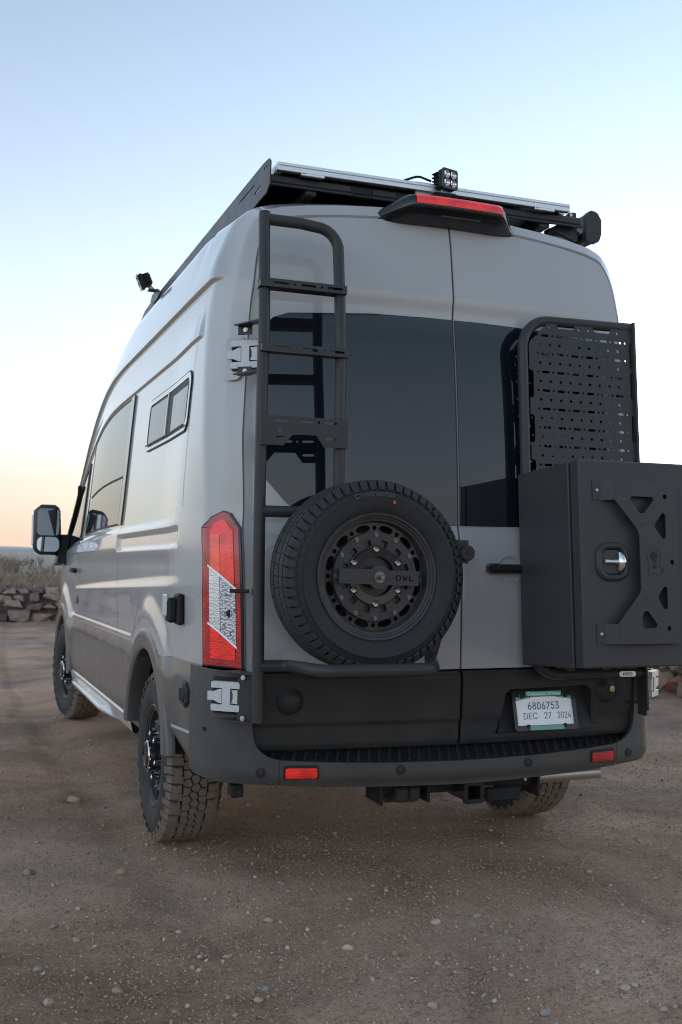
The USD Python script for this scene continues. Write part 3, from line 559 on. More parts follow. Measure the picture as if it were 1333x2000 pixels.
for a, b in [((0, .524), (0, .428)), ((.3, .527), (.3, .432)), ((.6, .536), (.6, .440)), ((.72, .543), (.72, .447)), ((.755, .549), (.745, .449)), ((.785, .560), (.765, .451)), ((.81, .578), (.785, .452)), ((.828, .60), (.80, .453)), ((.838, .63), (.815, .454)), ((.843, .68), (.83, .455)), ((.845, .76), (.845, .456)), ((.846, .858), (.86, .457)), ((.852, .866), (.866, .457)), ((.88, .870), (.89, .458)), ((.93, .872), (.935, .459)), ((1.0, .873), (1.0, .46)), ((1.06, .874), (1.06, .46)), ((1.12, .875), (1.12, .46)), ((bl[-1], .876), (bl[-1], .46))]:
    top_.append(a); bot_.append(b)
def dens(p, n=10):
    p = np.array(p); L = np.linspace(0, len(p)-1, (len(p)-1)*n+1); return np.stack([np.interp(L, np.arange(len(p)), p[:, k]) for k in (0, 1)], 1)
tp, bt = dens(top_, 4), dens(bot_, 4)
def bumper_half(s):
    face = patch(tp*[s, 1], bt*[s, 1], BP, 14)
    e = BP(tp[:, 0]*s, tp[:, 1]); inn = e.copy(); k = np.clip((.852-tp[:, 0])/.02, 0, 1)[:, None]; flat = np.array([0, .13, 0.])
    inn = e+k*np.array([[0, .02, -.002]])+(1-k)*np.array([[0, .025, 0]]); lip = e+np.array([0, .004, .0025])
    u = BP(bt[:, 0]*s, bt[:, 1]); ui = u+np.array([0, .16, .012])*np.clip((1.0-bt[:, 0])/.2, .1, 1)[:, None]
    return [face, grid(np.array([e, lip, inn])), grid(np.array([ui, u]))]
bm = bumper_half(1)+bumper_half(-1)
obj('bumper', bm, 'bumper_plastic', VAN, smooth=35); BUMP = VAN+'/bumper'
lipz = lambda x: np.interp(np.abs(x), [0, .3, .6, .72, .80], [.524, .527, .536, .543, .556])
def step_pt(x, u): b = BP(np.array([x]), np.array([.5]))[0]; return np.array([x, b[1]+.010+(.115-.06*x*x)*u, lipz(x)-.003+(.566-lipz(x))*u])
xs = np.linspace(-.84, .84, 60); obj('step_pad', grid(np.array([[step_pt(x, u) for x in xs] for u in (0, .5, 1., 1.3)])), 'black', BUMP)
ribs = []
for k in range(40):
    x = -.80+k*1.6/39; a, b = step_pt(x, .16), step_pt(x+.030, .86); d = (b-a)/np.linalg.norm(b-a); ribs.append(obox((.015, np.linalg.norm(b-a), .010), (a+b)/2+[0, 0, .003], np.cross(d, np.cross([1, 0, 0], d)/1.), d, np.cross(np.array([1., 0, 0]), d), .003) if False else tube([a+[0, 0, .001], b+[0, 0, .001]], .0065, 8))
obj('tread_rib', ribs, 'plastic', BUMP, kind='stuff')
for s in (-1, 1):
    q = np.linspace(.85, 1.2, 3)
    rf = bent(rrect(.598, .478, .717, .517, .008), .006, lambda v, s=s: BP(v[:, 0]*-s*-1, v[:, 1], .001+v[:, 2]*1.0), .02); obj('reflector', rf, 'lens_red' if s < 0 else 'lens_deep', BUMP)
    bz = bent(rrect(.592, .476, .723, .527, .010).difference(rrect(.598, .478, .717, .517, .008)), .004, lambda v, s=s: BP(v[:, 0]*s, v[:, 1], .001+v[:, 2]), .02); obj('reflector_bezel', bz, 'black', BUMP)
    for x in (.275, .808):
        p = BP(np.array([s*x]), np.array([.502]))[0]; q = BP(np.array([s*x]), np.array([.502]), 1.)[0]-p; q /= np.linalg.norm(q); r_ = np.cross([0, 0, 1.], q); r_ /= np.linalg.norm(r_); u_ = np.cross(q, r_)
        obj('parking_sensor', lathe([(-.004, .019), (.003, .019), (.004, .015), (.001, .0145), (.0015, .012), (.004, .0105), (.005, .006), (.005, 0)], 24, p, r_, u_, q), 'plastic', BUMP)
    p = BP(np.array([s*.738]), np.array([.5]))[0]; obj('panel_seam', T(patch(np.array([(s*.7385, .551), (s*.7405, .551)]), np.array([(s*.7385, .45), (s*.7405, .45)]), lambda a, b: BP(a, b, .0012)), lambda v: v), 'black', BUMP)
    sj = bent(rrect(1.045, .640, 1.068, .655, .006), .003, lambda v, s=s: BP(v[:, 0]*s, v[:, 1], .0005+v[:, 2]), .02); obj('corner_sensor', sj, 'black', BUMP)
# ---- rear doors
def seam_x(z): return np.interp(z, zs[:np.argmax(zs > 2.60)], hs[:np.argmax(zs > 2.60)])
kdoor = zs > .862
def door_panel(g=.009, gap=.0055):
    hh, zz = hs[kdoor]-g*SN[kdoor, 0], zs[kdoor]-g*SN[kdoor, 1]; hh = np.maximum(hh, gap)
    # keep the glass band finely cut
    zf = np.unique(np.r_[zz[0], np.linspace(.87, 1.46, 40), np.linspace(1.46, 2.24, 24), np.linspace(2.24, 2.44, 40), np.linspace(2.44, 2.56, 10)]); zf = zf[zf < zz[np.argmax(zz > 2.56)]]
    k = zz >= zf[-1]+.001; H = np.r_[np.interp(zf, zz[:k.argmax()+1], hh[:k.argmax()+1]), hh[k]]; Zz = np.r_[zf, zz[k]]
    u = np.linspace(0, 1, 26)[None]; Xx = H[:, None]*(1-u)+gap*u; Zc = Zz[:, None]*np.ones_like(u)
    top = (Zz > 2.60)[:, None]; Zc = np.where(top, Zz[:, None]+(2.676+.0*Xx-Zz[:, None])*0, Zc)
    P = np.stack([-Xx, YR(Xx, Zc)+.001, Zc], -1)
    P = np.concatenate([np.stack([P[:, :1, 0]-.0, P[:, :1, 1]+.03, P[:, :1, 2]], -1), np.stack([P[:, :1, 0]-.002, P[:, :1, 1]+.004, P[:, :1, 2]], -1), P, np.stack([P[:, -1:, 0]+.002, P[:, -1:, 1]+.003, P[:, -1:, 2]], -1), np.stack([P[:, -1:, 0]+.002, P[:, -1:, 1]+.04, P[:, -1:, 2]], -1)], 1)
    lo = P[:1]+[0, .03, 0]
    return tri(grid(np.concatenate([lo, P], 0)))
dp = door_panel()
DL = obj('rear_door', flip(dp), 'paint', VAN, smooth=30, label='left rear door, behind the ladder and spare wheel'); DR = obj('rear_door', mirror(flip(dp)), 'paint', VAN, smooth=30, label='right rear door, behind the rack and box')
fr = np.array([[(x, float(YR(x, z))+.05, z) for x in np.linspace(-1, 1, 9)*h] for h, z in zip(hs[::4], zs[::4])]); fr2 = np.array([[(x, float(YR(x, z))+.05, z) for x in np.linspace(-.86, .86, 9)] for z in (.5, .7, .88)])
obj('door_seal', [grid(np.concatenate([fr2, fr]))], 'black', VAN)
def YRf(off): return lambda v: np.stack([v[:, 0], YR(v[:, 0], v[:, 1])-off-v[:, 2], v[:, 1]], -1)
gl = Polygon([(p[0], p[1]) for p in fillet([(-.006, 1.434, 0), (-.45, 1.437, 0), (-.655, 1.450, 0), (-.812, 1.625, 0), (-.812, 2.0, 0), (-.795, 2.235, 0), (-.60, 2.264, 0), (-.30, 2.274, 0), (-.006, 2.276, 0)], [.5, .22, .10, .5, .17, .5, .5], 8)])
def pane(poly, off=.004, seg=24):                                                          # a smooth curved pane: rows across the outline
    x0, z0_, x1, z1 = poly.bounds; rows = []
    for z in np.r_[z0_+.0008, np.linspace(z0_+.004, z1-.004, 40), z1-.0008]:
        c = poly.intersection(LineString([(x0-1, z), (x1+1, z)])); a, _, b, _ = c.bounds
        xx = np.linspace(a, b, seg); rows.append(np.stack([xx, YR(xx, z)-off, np.full(seg, z)], 1))
    R_ = np.array(rows); edge = np.concatenate([R_[:, :1]+[0, off+.002, 0], R_, R_[:, -1:]+[0, off+.002, 0]], 1)
    return tri(grid(np.concatenate([edge[:1]+[0, off, 0], edge, edge[-1:]+[0, off, 0]])))
gm = pane(gl); obj('rear_window', gm, 'glass', DL, smooth=30); obj('rear_window', flip(mirror(gm)), 'glass', DR, smooth=30)
# black plastic lower halves of the doors
def low_trim(hole=None):
    p = Polygon([(-.843, .60), (-.825, .578), (-.006, .575), (-.006, .862), (-.846, .862)])
    if hole is not None: p = p.difference(hole)
    def fn(v):
        x, z, w = v.T; k = .010*sm((z-.66)/.02)+.004-.012*sm((.60-z)/.04)-.010*sm((z-.835)/.03)
        return np.stack([x, YR(x, z)-k*np.where(w > .005, 1, 0)+.02*np.where(w > .005, 0, 1), z], -1)
    return tri(bent(p, .01, fn, .022))
lt = low_trim(); obj('lower_trim', lt, 'plastic', DL, smooth=30)
pocket = Polygon([(-.160, .612), (-.170, .632), (-.196, .765), (-.215, .785), (-.59, .79), (-.612, .77), (-.640, .632), (-.645, .612)])
obj('lower_trim', mirror(low_trim(pocket)), 'plastic', DR, smooth=30)
# pocket for the number plate: walls and a back that leans
pk = np.array(pocket.exterior.coords)[:-1]; out = np.array([(-x, float(YR(x, z))-.012, z) for x, z in pk]); inn = np.array([(-(x+.40)*.94+.40, .10-.055*(.79-z)/.18+.05*x*x, z*.96+.028) for x, z in pk])
obj('plate_recess', [grid(np.concatenate([np.stack([out, inn]), np.stack([out, inn])[:, :1]], 1)), (np.vstack([inn, inn.mean(0)]), np.array([[k, (k+1) % len(pk), len(pk)] for k in range(len(pk))]))], 'plastic', DR, smooth=20)
bx, bz = -.690, .762
lockp = lambda x, z: (x, float(YR(x, z))-.012, z)
obj('door_bump', [lathe([(-.01, .060), (.004, .052), (.020, .036), (.026, .022), (.027, .014), (.024, .012), (.024, 0)], 28, lockp(bx, bz))], 'plastic', DL, smooth=50)
obj('lock_face', lathe([(.0, .013), (.0275, .013), (.028, .010), (.028, 0)], 20, lockp(bx, bz)), 'dark_trim', DL)
obj('door_bump', [lathe([(-.01, .060), (.004, .052), (.020, .036), (.026, .022), (.027, .014), (.024, .012), (.024, 0)], 28, lockp(.690, .765))], 'plastic', DR, smooth=50)
obj('lock_face', lathe([(.0, .013), (.030, .013), (.031, .010), (.031, 0)], 20, lockp(.705, .772)), 'brass', DR)
# handle on the right door
hp = np.array([.14, float(YR(.19, 1.265)), 1.265]); 
obj('handle_cup', lathe([(.003, .062), (.004, .056), (-.006, .045), (-.012, .02), (-.012, 0)], 28, (.215, float(YR(.2, 1.262))-.001, 1.262)), 'paint', DR, smooth=50)
obj('door_handle', [rbox((.20, .026, .036), .012, (.205, hp[1]-.030, 1.266)), rbox((.03, .04, .03), .006, (.29, hp[1]-.01, 1.266)), rbox((.06, .045, .040), .012, (.138, hp[1]-.014, 1.267))], 'gloss_black', DR)
obj('key_lock', lathe([(0, .010), (.003, .010), (.003, .007), (.001, .006), (.001, 0)], 16, (.148, hp[1]-.037, 1.268)), 'chrome', DR)
# ---- number plate with its dealer frame
PO = np.array([.378, .035, .694]); pu = np.array([0, .25, .968]); pn = np.array([0, -.968, .25]); pa = np.array([1., 0, 0])
LP = obj('licence_plate', plate(rrect(-.134, -.068, .134, .068, .008), .003, PO, pa, pu, pn), 'plate_white', VAN)
fr_ = rrect(-.146, -.079, .146, .079, .012).difference(shapely.union_all([sbox(-.131, -.058, .131, .056), sbox(-.112, .05, -.09, .066), sbox(.09, .05, .112, .066)]))
obj('frame', plate(fr_, .008, PO+pn*.002, pa, pu, pn), 'gloss_black', LP)
obj('frame_band', plate(rrect(-.082, .058, .082, .077, .004), .0015, PO+pn*.0102, pa, pu, pn), 'plate_green', LP)
obj('frame_band', plate(rrect(-.078, -.077, .078, -.060, .004), .0015, PO+pn*.0102, pa, pu, pn), 'plate_green', LP)
obj('corner_print', [plate(Polygon([(-.13, .056), (-.13, .040), (-.10, .046), (-.06, .052), (-.055, .056)]), .0005, PO+pn*.0032, pa, pu, pn), plate(Polygon([(.13, .056), (.13, .044), (.10, .048), (.06, .053), (.055, .056)]), .0005, PO+pn*.0032, pa, pu, pn)], 'plate_green', LP)
def put(s, h, at, w=None, m='plate_ink', bold=False, par=LP, k=.0034):
    t_, ww = text(s, h, .0008, bold); sc = 1 if w is None else w/ww
    obj('lettering', basis(T(t_, lambda v: v*[sc, 1, 1]), PO+pa*at[0]+pu*at[1]+pn*k, pa, pu, pn), m, par)
put('Colorado Drives', .0125, (0, .0675), .150, 'plate_pale', True, k=.012); put('6806753', .029, (-.004, .020), .146); put('DEC', .026, (-.068, -.020), .066, 'plate_ink_faint'); put('27', .026, (.012, -.020), .034, 'plate_ink_faint'); put('2024', .026, (.088, -.020), .064, 'plate_ink_faint')
for x, z in ((-.101, .058), (.101, .058), (-.085, -.062), (.085, -.062)): obj('bolt', lathe([(0, .0085), (.004, .0085), (.006, .005), (.006, 0)], 12, PO+pa*x+pu*z+pn*.008, pa, pu, pn), 'black', LP)
# ---- tail lamps, hinges
def CP(s, z, off=0.):
    """Corner surface: s = 0 at the door seam, .09 at the first crease, .17 at the second."""
    s = np.asarray(s, float)*np.ones_like(z); z = np.asarray(z, float)*np.ones_like(s); q = lambda s: np.interp(s, [-.04, 0, .095, .17, .62], [-1, 0, 1, 2, 3])
    e, d = PQ(q(s), z); ea, da = PQ(q(s-.003), z); eb, db = PQ(q(s+.003), z)
    t = np.stack([-(ea-eb), db-da], -1); t[..., 0] = ea-eb; t /= np.maximum(np.linalg.norm(t, axis=-1, keepdims=True), 1e-9); n = np.stack([t[..., 1], -t[..., 0]], -1)
    ys_ = YR(W(.2, z)-_es(z), z); hq = W(ys_+d, z); return np.stack([-(hq-e+n[..., 0]*off), ys_+d+n[..., 1]*off, z], -1)
tl = Polygon([(.008, .884), (.168, .888), (.168, 1.405), (.140, 1.444), (.088, 1.466), (.06, 1.458), (.008, 1.405)])
inn = tl.buffer(-.016, join_style=2); r1 = Polygon([(-1, 1.165), (.024, 1.175), (.152, 1.262), (1, 1.838), (1, 3), (-1, 3)]); r3 = Polygon([(-1, .957), (.024, .957), (.152, 1.045), (1, 1.628), (1, 0), (-1, 0)])
wide = tl.buffer(-.026, join_style=2)
cfn = lambda off: (lambda v: CP(v[:, 0], v[:, 1], off+v[:, 2]))
def lamp(fl, right=False):
    L = obj('tail_light', fl(bent(tl, .010, cfn(.002), .02)), 'lens_deep', VAN, smooth=30)
    obj('housing_edge', fl(bent(tl.buffer(.006).difference(tl.buffer(-.007)), .011, cfn(.000), .02)), 'gloss_black', L, smooth=30)
    up = wide.intersection(r1); obj('red_lens', fl(bent(up, .003, cfn(.0115), .02)), 'lens_red', L, smooth=30)
    obj('upper_lens', fl(bent(up.intersection(Polygon([(.095, 1.2), (.3, 1.2), (.3, 1.385), (.095, 1.385)])).buffer(-.004), .002, cfn(.0142), .02)), 'lens_orange', L, smooth=30)
    obj('red_lens', fl(bent(wide.intersection(r3), .003, cfn(.0115), .02)), 'lens_red', L, smooth=30)
    md = inn.buffer(-.006).difference(r1.buffer(.004)).difference(r3.buffer(.004))
    obj('reverse_lens', fl(bent(md.intersection(sbox(-1, 0, .100, 3)), .003, cfn(.0115), .02)), 'lens_ribbed', L, smooth=30)
    obj('side_lens', fl(bent(md.intersection(sbox(.103, 0, 1, 3)), .003, cfn(.0115), .02)), 'lens_clear', L, smooth=30)
    for q in ((LineString([(.024, 1.175), (.154, 1.264)])), (LineString([(.024, .957), (.154, 1.047)]))): obj('chrome_strip', fl(bent(q.buffer(.0035).intersection(inn), .003, cfn(.0135), .02)), 'white_print', L, smooth=30)
    for k in range(14):
        q = sbox(.105, 1.02+k*.016, .205, 1.0225+k*.016).intersection(md)
        if k % 4 != 2 and q.area > 1e-5: obj('filament', fl(bent(q, .001, cfn(.0145), .02)), 'white_print', L)
    p = CP(np.array([.058]), np.array([1.085]), .012)[0]; obj('bulb', fl(lathe([(0, .015), (.004, .015), (.006, .011), (.002, .009), (.004, .004), (.004, 0)], 18, p)), 'dark_trim', L)
lamp(lambda m: m); lamp(mirror)
def hinge(z, right=False):
    p = CP(np.array([.030]), np.array([z]), .0)[0] if z > 1 else BP(np.array([-.940]), np.array([z]), .016)[0]; s = -1 if not right else 1; fl = mirror if right else (lambda m: m)
    k = 1.; O = np.array([p[0]+(.012 if z > 1 else .005), p[1]-(.042 if z > 1 else .014), z])
    a, n = np.array([.76, -.65, 0]), np.array([-.65, -.76, 0])
    w, h = .116, .108
    body = plate(rrect(-w/2, -h/2, w/2, h/2, .008).difference(shapely.union_all([rrect(-w/2-.02, -.030, -.012, .030, .004), rrect(.020, -.030, w/2+.02, .030, .004)])), .020, O, a, (0, 0, 1), n)
    H = obj('door_hinge', fl(body), 'hinge', VAN, smooth=30)
    obj('back_plate', fl(plate(rrect(-w/2-.006, -h/2-.006, w/2+.006, h/2+.006, .008), .006, O-n*.008, a, (0, 0, 1), n)), 'black', H)
    lf = Polygon([(-.074, -.016), (-.050, -.016), (-.026, -.026), (-.016, -.026), (-.016, .026), (-.026, .026), (-.050, .016), (-.074, .016)]); obj('hinge_arm', fl(plate(lf, .016, O, a, (0, 0, 1), n)), 'hinge', H, smooth=30)
    rt = Polygon([(.024, -.024), (.052, -.026), (.052, .026), (.024, .024), (.030, .008), (.030, -.008)]); obj('hinge_arm', fl(plate(rt, .017, O, a, (0, 0, 1), n)), 'hinge', H, smooth=30)
    for q in (-.036, .036): obj('pin', fl(tube([O+a*-.03+n*.012+np.array([0, 0, q-.006]), O+a*-.03+n*.012+np.array([0, 0, q+.006])], .010, 12)), 'hinge', H)
    return O, a, n
for z in (2.068, .785): hinge(z); hinge(z, True)
for s, fl in ((-1, lambda m: m), (1, mirror)):   # pressed pad under the upper hinge
    m = bent(rrect(.01, 1.975, .105, 2.155, .03), .016, lambda v: CP(v[:, 0]+.0*v[:, 1], v[:, 1], -.004+v[:, 2]-.010*sm((v[:, 1]-2.10)/.06)), .02); obj('hinge_pad', fl(m), 'paint', VAN, smooth=40)
    m = bent(rrect(.0, .715, .135, .852, .008), .004, lambda v: BP(-(1.0-v[:, 0]*.98), v[:, 1], .0+v[:, 2]), .02); obj('hinge_recess', fl(m), 'black', VAN, smooth=40)
# ---- high brake light in its black pod
xs = np.linspace(-.335, .335, 41)
def pod(x):
    t = sm(np.clip((1-np.abs(x)/.335)/.45, 0, 1)); c = -.06*x*x; y0 = .085*x*x
    A = np.array([(.32, 2.770), (.20, 2.778), (.125, 2.772), (.104, 2.764), (.092, 2.748), (.090, 2.722), (.097, 2.712), (.150, 2.672), (.19, 2.664)]); E_ = np.array([(.32, 2.722), (.26, 2.722), (.235, 2.716), (.222, 2.710), (.212, 2.704), (.206, 2.697), (.204, 2.692), (.20, 2.676), (.21, 2.666)])
    q = E_*(1-t)+A*t; return [(x, a+y0, b+c) for a, b in q]
Pm = np.array([pod(x) for x in xs]); B = obj('high_brake_light', flip(grid(Pm)), 'gloss_black', VAN, smooth=35)
xx = np.linspace(-.190, .205, 30); Q = np.array([[(p[0], p[1]-.003, p[2]+.001) for p in [np.array(pod(x))[k]*(1-u)+np.array(pod(x))[k+1]*u for k, u in ((2, .6), (3, 0), (3, .5), (4, 0), (4, .3), (4, .6), (4, .9))]] for x in xx]); obj('red_lens', flip(grid(Q)), 'lens_red', B, smooth=40)
obj('cargo_lamp', rbox((.18, .010, .008), .002, (.02, .123, 2.692)), 'dark_trim', B)
# ---- flank glass, windows, seams, fittings
def spoly(p, off, th, edge=.06): return bent(p, th, lambda v: side(v[:, 0], v[:, 1], off+v[:, 2]), edge)
def L2(pts, r, n=6): return [(q[0], q[1]) for q in fillet([(a, b, 0) for a, b in pts], r, n)]
big = Polygon(L2([(2.25, 1.8), (2.25, 1.482), (3.82, 1.482), (3.82, 2.16), (2.25, 2.178), (2.25, 1.8)], .06)); 
def sgrid(y0, y1, z0_, z1, off, ny=24, nz_=16):
    Yq, Zq = np.meshgrid(np.linspace(y0, y1, ny), np.linspace(z0_, z1, nz_), indexing='ij'); m = tri(grid(side(Yq, Zq, off)))
    e = [side(np.r_[y0, y0], np.r_[z0_, z1], q) for q in (off, -.004)]; e2 = [side(np.r_[y1, y1], np.r_[z0_, z1], q) for q in (off, -.004)]; e3 = [side(np.linspace(y0, y1, ny), np.full(ny, z1), q) for q in (off, -.004)]; e4 = [side(np.linspace(y0, y1, ny), np.full(ny, z0_), q) for q in (off, -.004)]
    return cat_([m]+[grid(np.array(q)) for q in (e, e2, e3, e4)])
g1 = sgrid(2.30, 3.83, 1.488, 2.176, .004)
SW = obj('side_window', g1, 'glass', VAN, smooth=30, label='large fixed glass with a slider line, left flank'); obj('pillar_strip', sgrid(2.19, 2.295, 1.478, 2.185, .010, 6), 'gloss_black', SW); obj('slider_rail', sgrid(2.30, 3.70, 1.742, 1.752, .008), 'black', SW); obj('edge_band', [sgrid(2.30, 3.84, 2.176, 2.184, .006), sgrid(2.30, 3.84, 1.478, 1.486, .006), sgrid(3.832, 3.842, 1.484, 2.178, .006)], 'black', SW)
obj('side_window', mirror(g1), 'glass', VAN, smooth=30, label='large fixed glass, right flank')
for fl in ((lambda m: m), mirror):
    fd = sgrid(4.12, 5.02, 1.47, 2.10, .004); DW = obj('cab_window', fl(fd), 'glass', VAN, smooth=30)
    obj('frame_strip', [fl(sgrid(4.06, 4.12, 1.46, 2.12, .008, 6)), fl(sgrid(4.12, 5.05, 2.10, 2.13, .008))], 'black', DW)
    pp = side(np.linspace(4.62, 5.30, 12), np.linspace(2.20, 1.62, 12)*1.0, .012); obj('pillar_trim', fl(tube(pp, .018, 8)), 'black', VAN)
# framed slider near the rear
YO = (.615, 1.655, 1.825, 2.075); bw = rrect(YO[0], YO[2], YO[1], YO[3], .055)
BW = obj('bunk_window', spoly(bw.difference(rrect(YO[0]+.026, YO[2]+.022, YO[1]-.022, YO[3]-.022, .045)), -.001, .008, .05), 'paint', VAN, smooth=30, label='framed sliding window high on the left flank')
obj('gasket', spoly(bw.buffer(.006).difference(bw.buffer(-.002)), .0, .005, .05), 'black', BW, smooth=30)
obj('backing', spoly(bw.buffer(-.02), .0, .004, .05), 'black', BW)
obj('pane', spoly(sbox(YO[0]+.055, YO[2]+.03, 1.03, YO[3]-.055), .003, .002, .05), 'glass', BW, smooth=30); obj('pane', spoly(sbox(1.165, YO[2]+.028, YO[1]-.055, YO[3]-.036), .003, .003, .05), 'glass', BW, smooth=30)
obj('mullion', spoly(sbox(1.142, YO[2]+.02, 1.160, YO[3]-.02), .003, .006, .05), 'sill_paint', BW); obj('weep_rail', spoly(sbox(YO[0]+.04, YO[2]+.020, YO[1]-.04, YO[2]+.027), .012, .004, .05), 'black', BW)
def seam(pts, w=.005):
    p = np.array(pts, float); q = dens(p, 14); t = np.gradient(q, axis=0); t /= np.linalg.norm(t, axis=1, keepdims=True); n = np.stack([-t[:, 1], t[:, 0]], 1)*w/2
    return grid(np.array([side((q+n)[:, 0], (q+n)[:, 1], .0012), side((q-n)[:, 0], (q-n)[:, 1], .0012)]))
for q in ([(2.20, .89), (2.20, 1.30)], [(2.20, 1.43), (2.20, 1.48)], [(4.02, .90), (4.02, 1.46)], [(2.20, .52), (2.20, .87)], [(4.02, .52), (4.02, .86)]):
    m = seam(q); obj('panel_seam', m, 'black', VAN); obj('panel_seam', mirror(m), 'black', VAN)
m = seam([(.56, 1.50), (.58, 1.62), (.60, 2.0), (.60, 2.30)], .0035); obj('panel_seam', m, 'dark_trim', VAN)
# roof-edge drip line behind, above the doors: seam in the roof skin
# shore-power inlet, round fuel-type inlet, door handle, key hole
p = side(np.array([.50]), np.array([1.085]), 0)[0]; V_ = obj('power_inlet', [obox((.030, .085, .125), p+[-.012, 0, 0], (1, 0, 0), (0, 1, 0), (0, 0, 1), .010), obox((.045, .06, .10), p+[-.04, .005, -.004], (1, 0, 0), (0, 1, 0), (0, 0, 1), .014)], 'black', VAN)
obj('hinged_lid', obox((.012, .07, .085), p+[-.062, .028, .016], (1, 0, 0), (0, 1, 0), (0, 0, 1), .005), 'hinge', V_)
p = side(np.array([.415]), np.array([.755]), .012)[0]; obj('round_inlet', [lathe([(-.01, .056), (.008, .054), (.014, .047), (.014, .036), (.020, .032), (.024, .026), (.024, 0)], 8, p, (0, -.96, .28), (0, .28, .96), (-1, 0, 0)), obox((.012, .012, .05), p+[-.024, 0, 0], (1, 0, 0), (0, 1, 0), (0, 0, 1), .004)], 'plastic', VAN, smooth=20)
p = side(np.array([4.25]), np.array([1.22]), 0)[0]; obj('door_handle', [rbox((.03, .19, .035), .01, p+[-.02, 0, 0])], 'black', VAN); p = side(np.array([4.12]), np.array([1.02]), 0)[0]; obj('key_lock', rbox((.012, .035, .06), .005, p), 'black', VAN)
# ---- door mirrors
for fl, sg in ((lambda m: m, -1), (mirror, 1)):
    MR = obj('door_mirror', fl(T(obox((.215, .15, .395), (0, 0, 0), (1, 0, 0), (0, 1, 0), (0, 0, 1), .05), lambda v: v*np.stack([1-.12*(v[:, 2] > .1)*(v[:, 0] > -.1), 1-.5*(v[:, 1] > 0), np.ones(len(v))], 1)+[-1.175, 4.93, 1.475])), 'dark_trim', VAN, smooth=40)
    gp = rrect(-.084, -.045, .084, .165, .03); obj('mirror_glass', fl(plate(gp, .004, (-1.175, 4.853, 1.475), (.983, .18, 0), (0, .05, 1), (.18, -.983, .05))), 'mirror_glass', MR)
    gp = rrect(-.084, -.172, .084, -.058, .04); obj('spotter_glass', fl(plate(gp, .004, (-1.175, 4.853, 1.475), (1, .10, 0), (0, .10, 1), (-.1, -1, .08))), 'mirror_glass', MR)
    obj('mirror_arm', [fl(obox((.14, .06, .17), (-1.05, 4.97, 1.355), (1, 0, 0), (0, 1, 0), (0, 0, 1), .02)), fl(obox((.07, .07, .055), (-1.06, 4.95, 1.255), (1, 0, 0), (0, 1, 0), (0, 0, 1), .02))], 'black', MR)
    obj('sail_panel', fl(T(plate(Polygon(L2([(4.86, 1.27), (5.16, 1.30), (5.12, 1.52), (4.98, 1.66), (4.90, 1.60), (4.86, 1.27)], .03)), .05), lambda v: side(v[:, 0], v[:, 2], .012-v[:, 1]*1.2))), 'black', MR, smooth=30)
    obj('indicator', fl(rbox((.02, .06, .24), .008, (-1.285, 4.94, 1.47))), 'lens_clear', MR)
# ---- underneath: tailpipe, hitch, socket
pc = fillet([(.30, .75, .45), (.34, .33, .40), (.45, .250, .382), (.775, .250, .388)], .08, 8); v, f = tri(tube(pc, .029, 24, caps=False)); v2, f2 = tri(flip(tube(pc[-4:], .0265, 24, caps=False)))
obj('tailpipe', [tube(pc, .029, 24, caps=False), (v2, f2)], 'steel', VAN, smooth=50)
HT = obj('tow_hitch', [obox((.74, .07, .07), (.06, .19, .398), (1, 0, 0), (0, 1, 0), (0, 0, 1), .008), obox((.012, .13, .13), (.40, .17, .398), (1, 0, 0), (0, 1, 0), (0, 0, 1), .003), obox((.012, .16, .12), (-.30, .18, .40), (1, 0, 0), (0, 1, 0), (0, 0, 1), .003), obox((.012, .16, .12), (-.10, .18, .40), (1, 0, 0), (0, 1, 0), (0, 0, 1), .003), obox((.16, .02, .06), (.24, .12, .352), (1, 0, 0), (0, 1, 0), (0, 0, 1), .008)], 'black', VAN)
rc = shapely.difference(rrect(-.035, -.035, .035, .035, .006), rrect(-.026, -.026, .026, .026, .004)); obj('receiver', [plate(rc, .16, (.068, .20, .382), (1, 0, 0), (0, 0, 1), (0, -1, 0)), plate(shapely.difference(rrect(-.043, -.043, .043, .043, .008), rrect(-.027, -.027, .027, .027, .004)), .014, (.068, .052, .382), (1, 0, 0), (0, 0, 1), (0, -1, 0))], 'gloss_black', HT, smooth=30)
obj('warning_sticker', [plate(Polygon([(0, 0), (.022, 0), (.011, .018)]), .001, (.30, .153, .402)), plate(sbox(.026, 0, .046, .015), .001, (.30, .153, .402)), plate(sbox(.058, -.012, .068, .004), .001, (.30, .153, .402))], 'white_print', HT)
obj('chain_slot', plate(slot(0, 0, .05, .014), .001, (.19, .153, .372)), 'brass', HT)
obj('trailer_socket', [obox((.105, .09, .066), (-.185, .16, .375), (1, 0, 0), (0, 1, 0), (0, 0, 1), .012), obox((.05, .02, .055), (-.21, .11, .378), (1, 0, 0), (0, 1, 0), (0, 0, 1), .008), obox((.045, .02, .05), (-.155, .112, .380), (1, 0, 0), (0, 1, 0), (0, 0, 1), .008)], 'dark_trim', HT)
obj('mount_bracket', [obox((.26, .20, .03), (-.28, .24, .425), (1, 0, 0), (0, 1, 0), (0, 0, 1), .006), obox((.12, .14, .10), (-.19, .27, .375), (1, 0, 0), (0, 1, 0), (0, 0, 1), .01), obox((.1, .1, .06), (-.02, .25, .39), (1, 0, 0), (0, 1, 0), (0, 0, 1), .01)], 'underbody', HT)
obj('tow_eye', [obox((.05, .06, .05), (-.86, .20, .415), (1, 0, 0), (0, 1, 0), (0, 0, 1), .006), lathe([(0, .012), (.006, .012), (.006, 0)], 12, (-.855, .168, .415))], 'black', VAN)
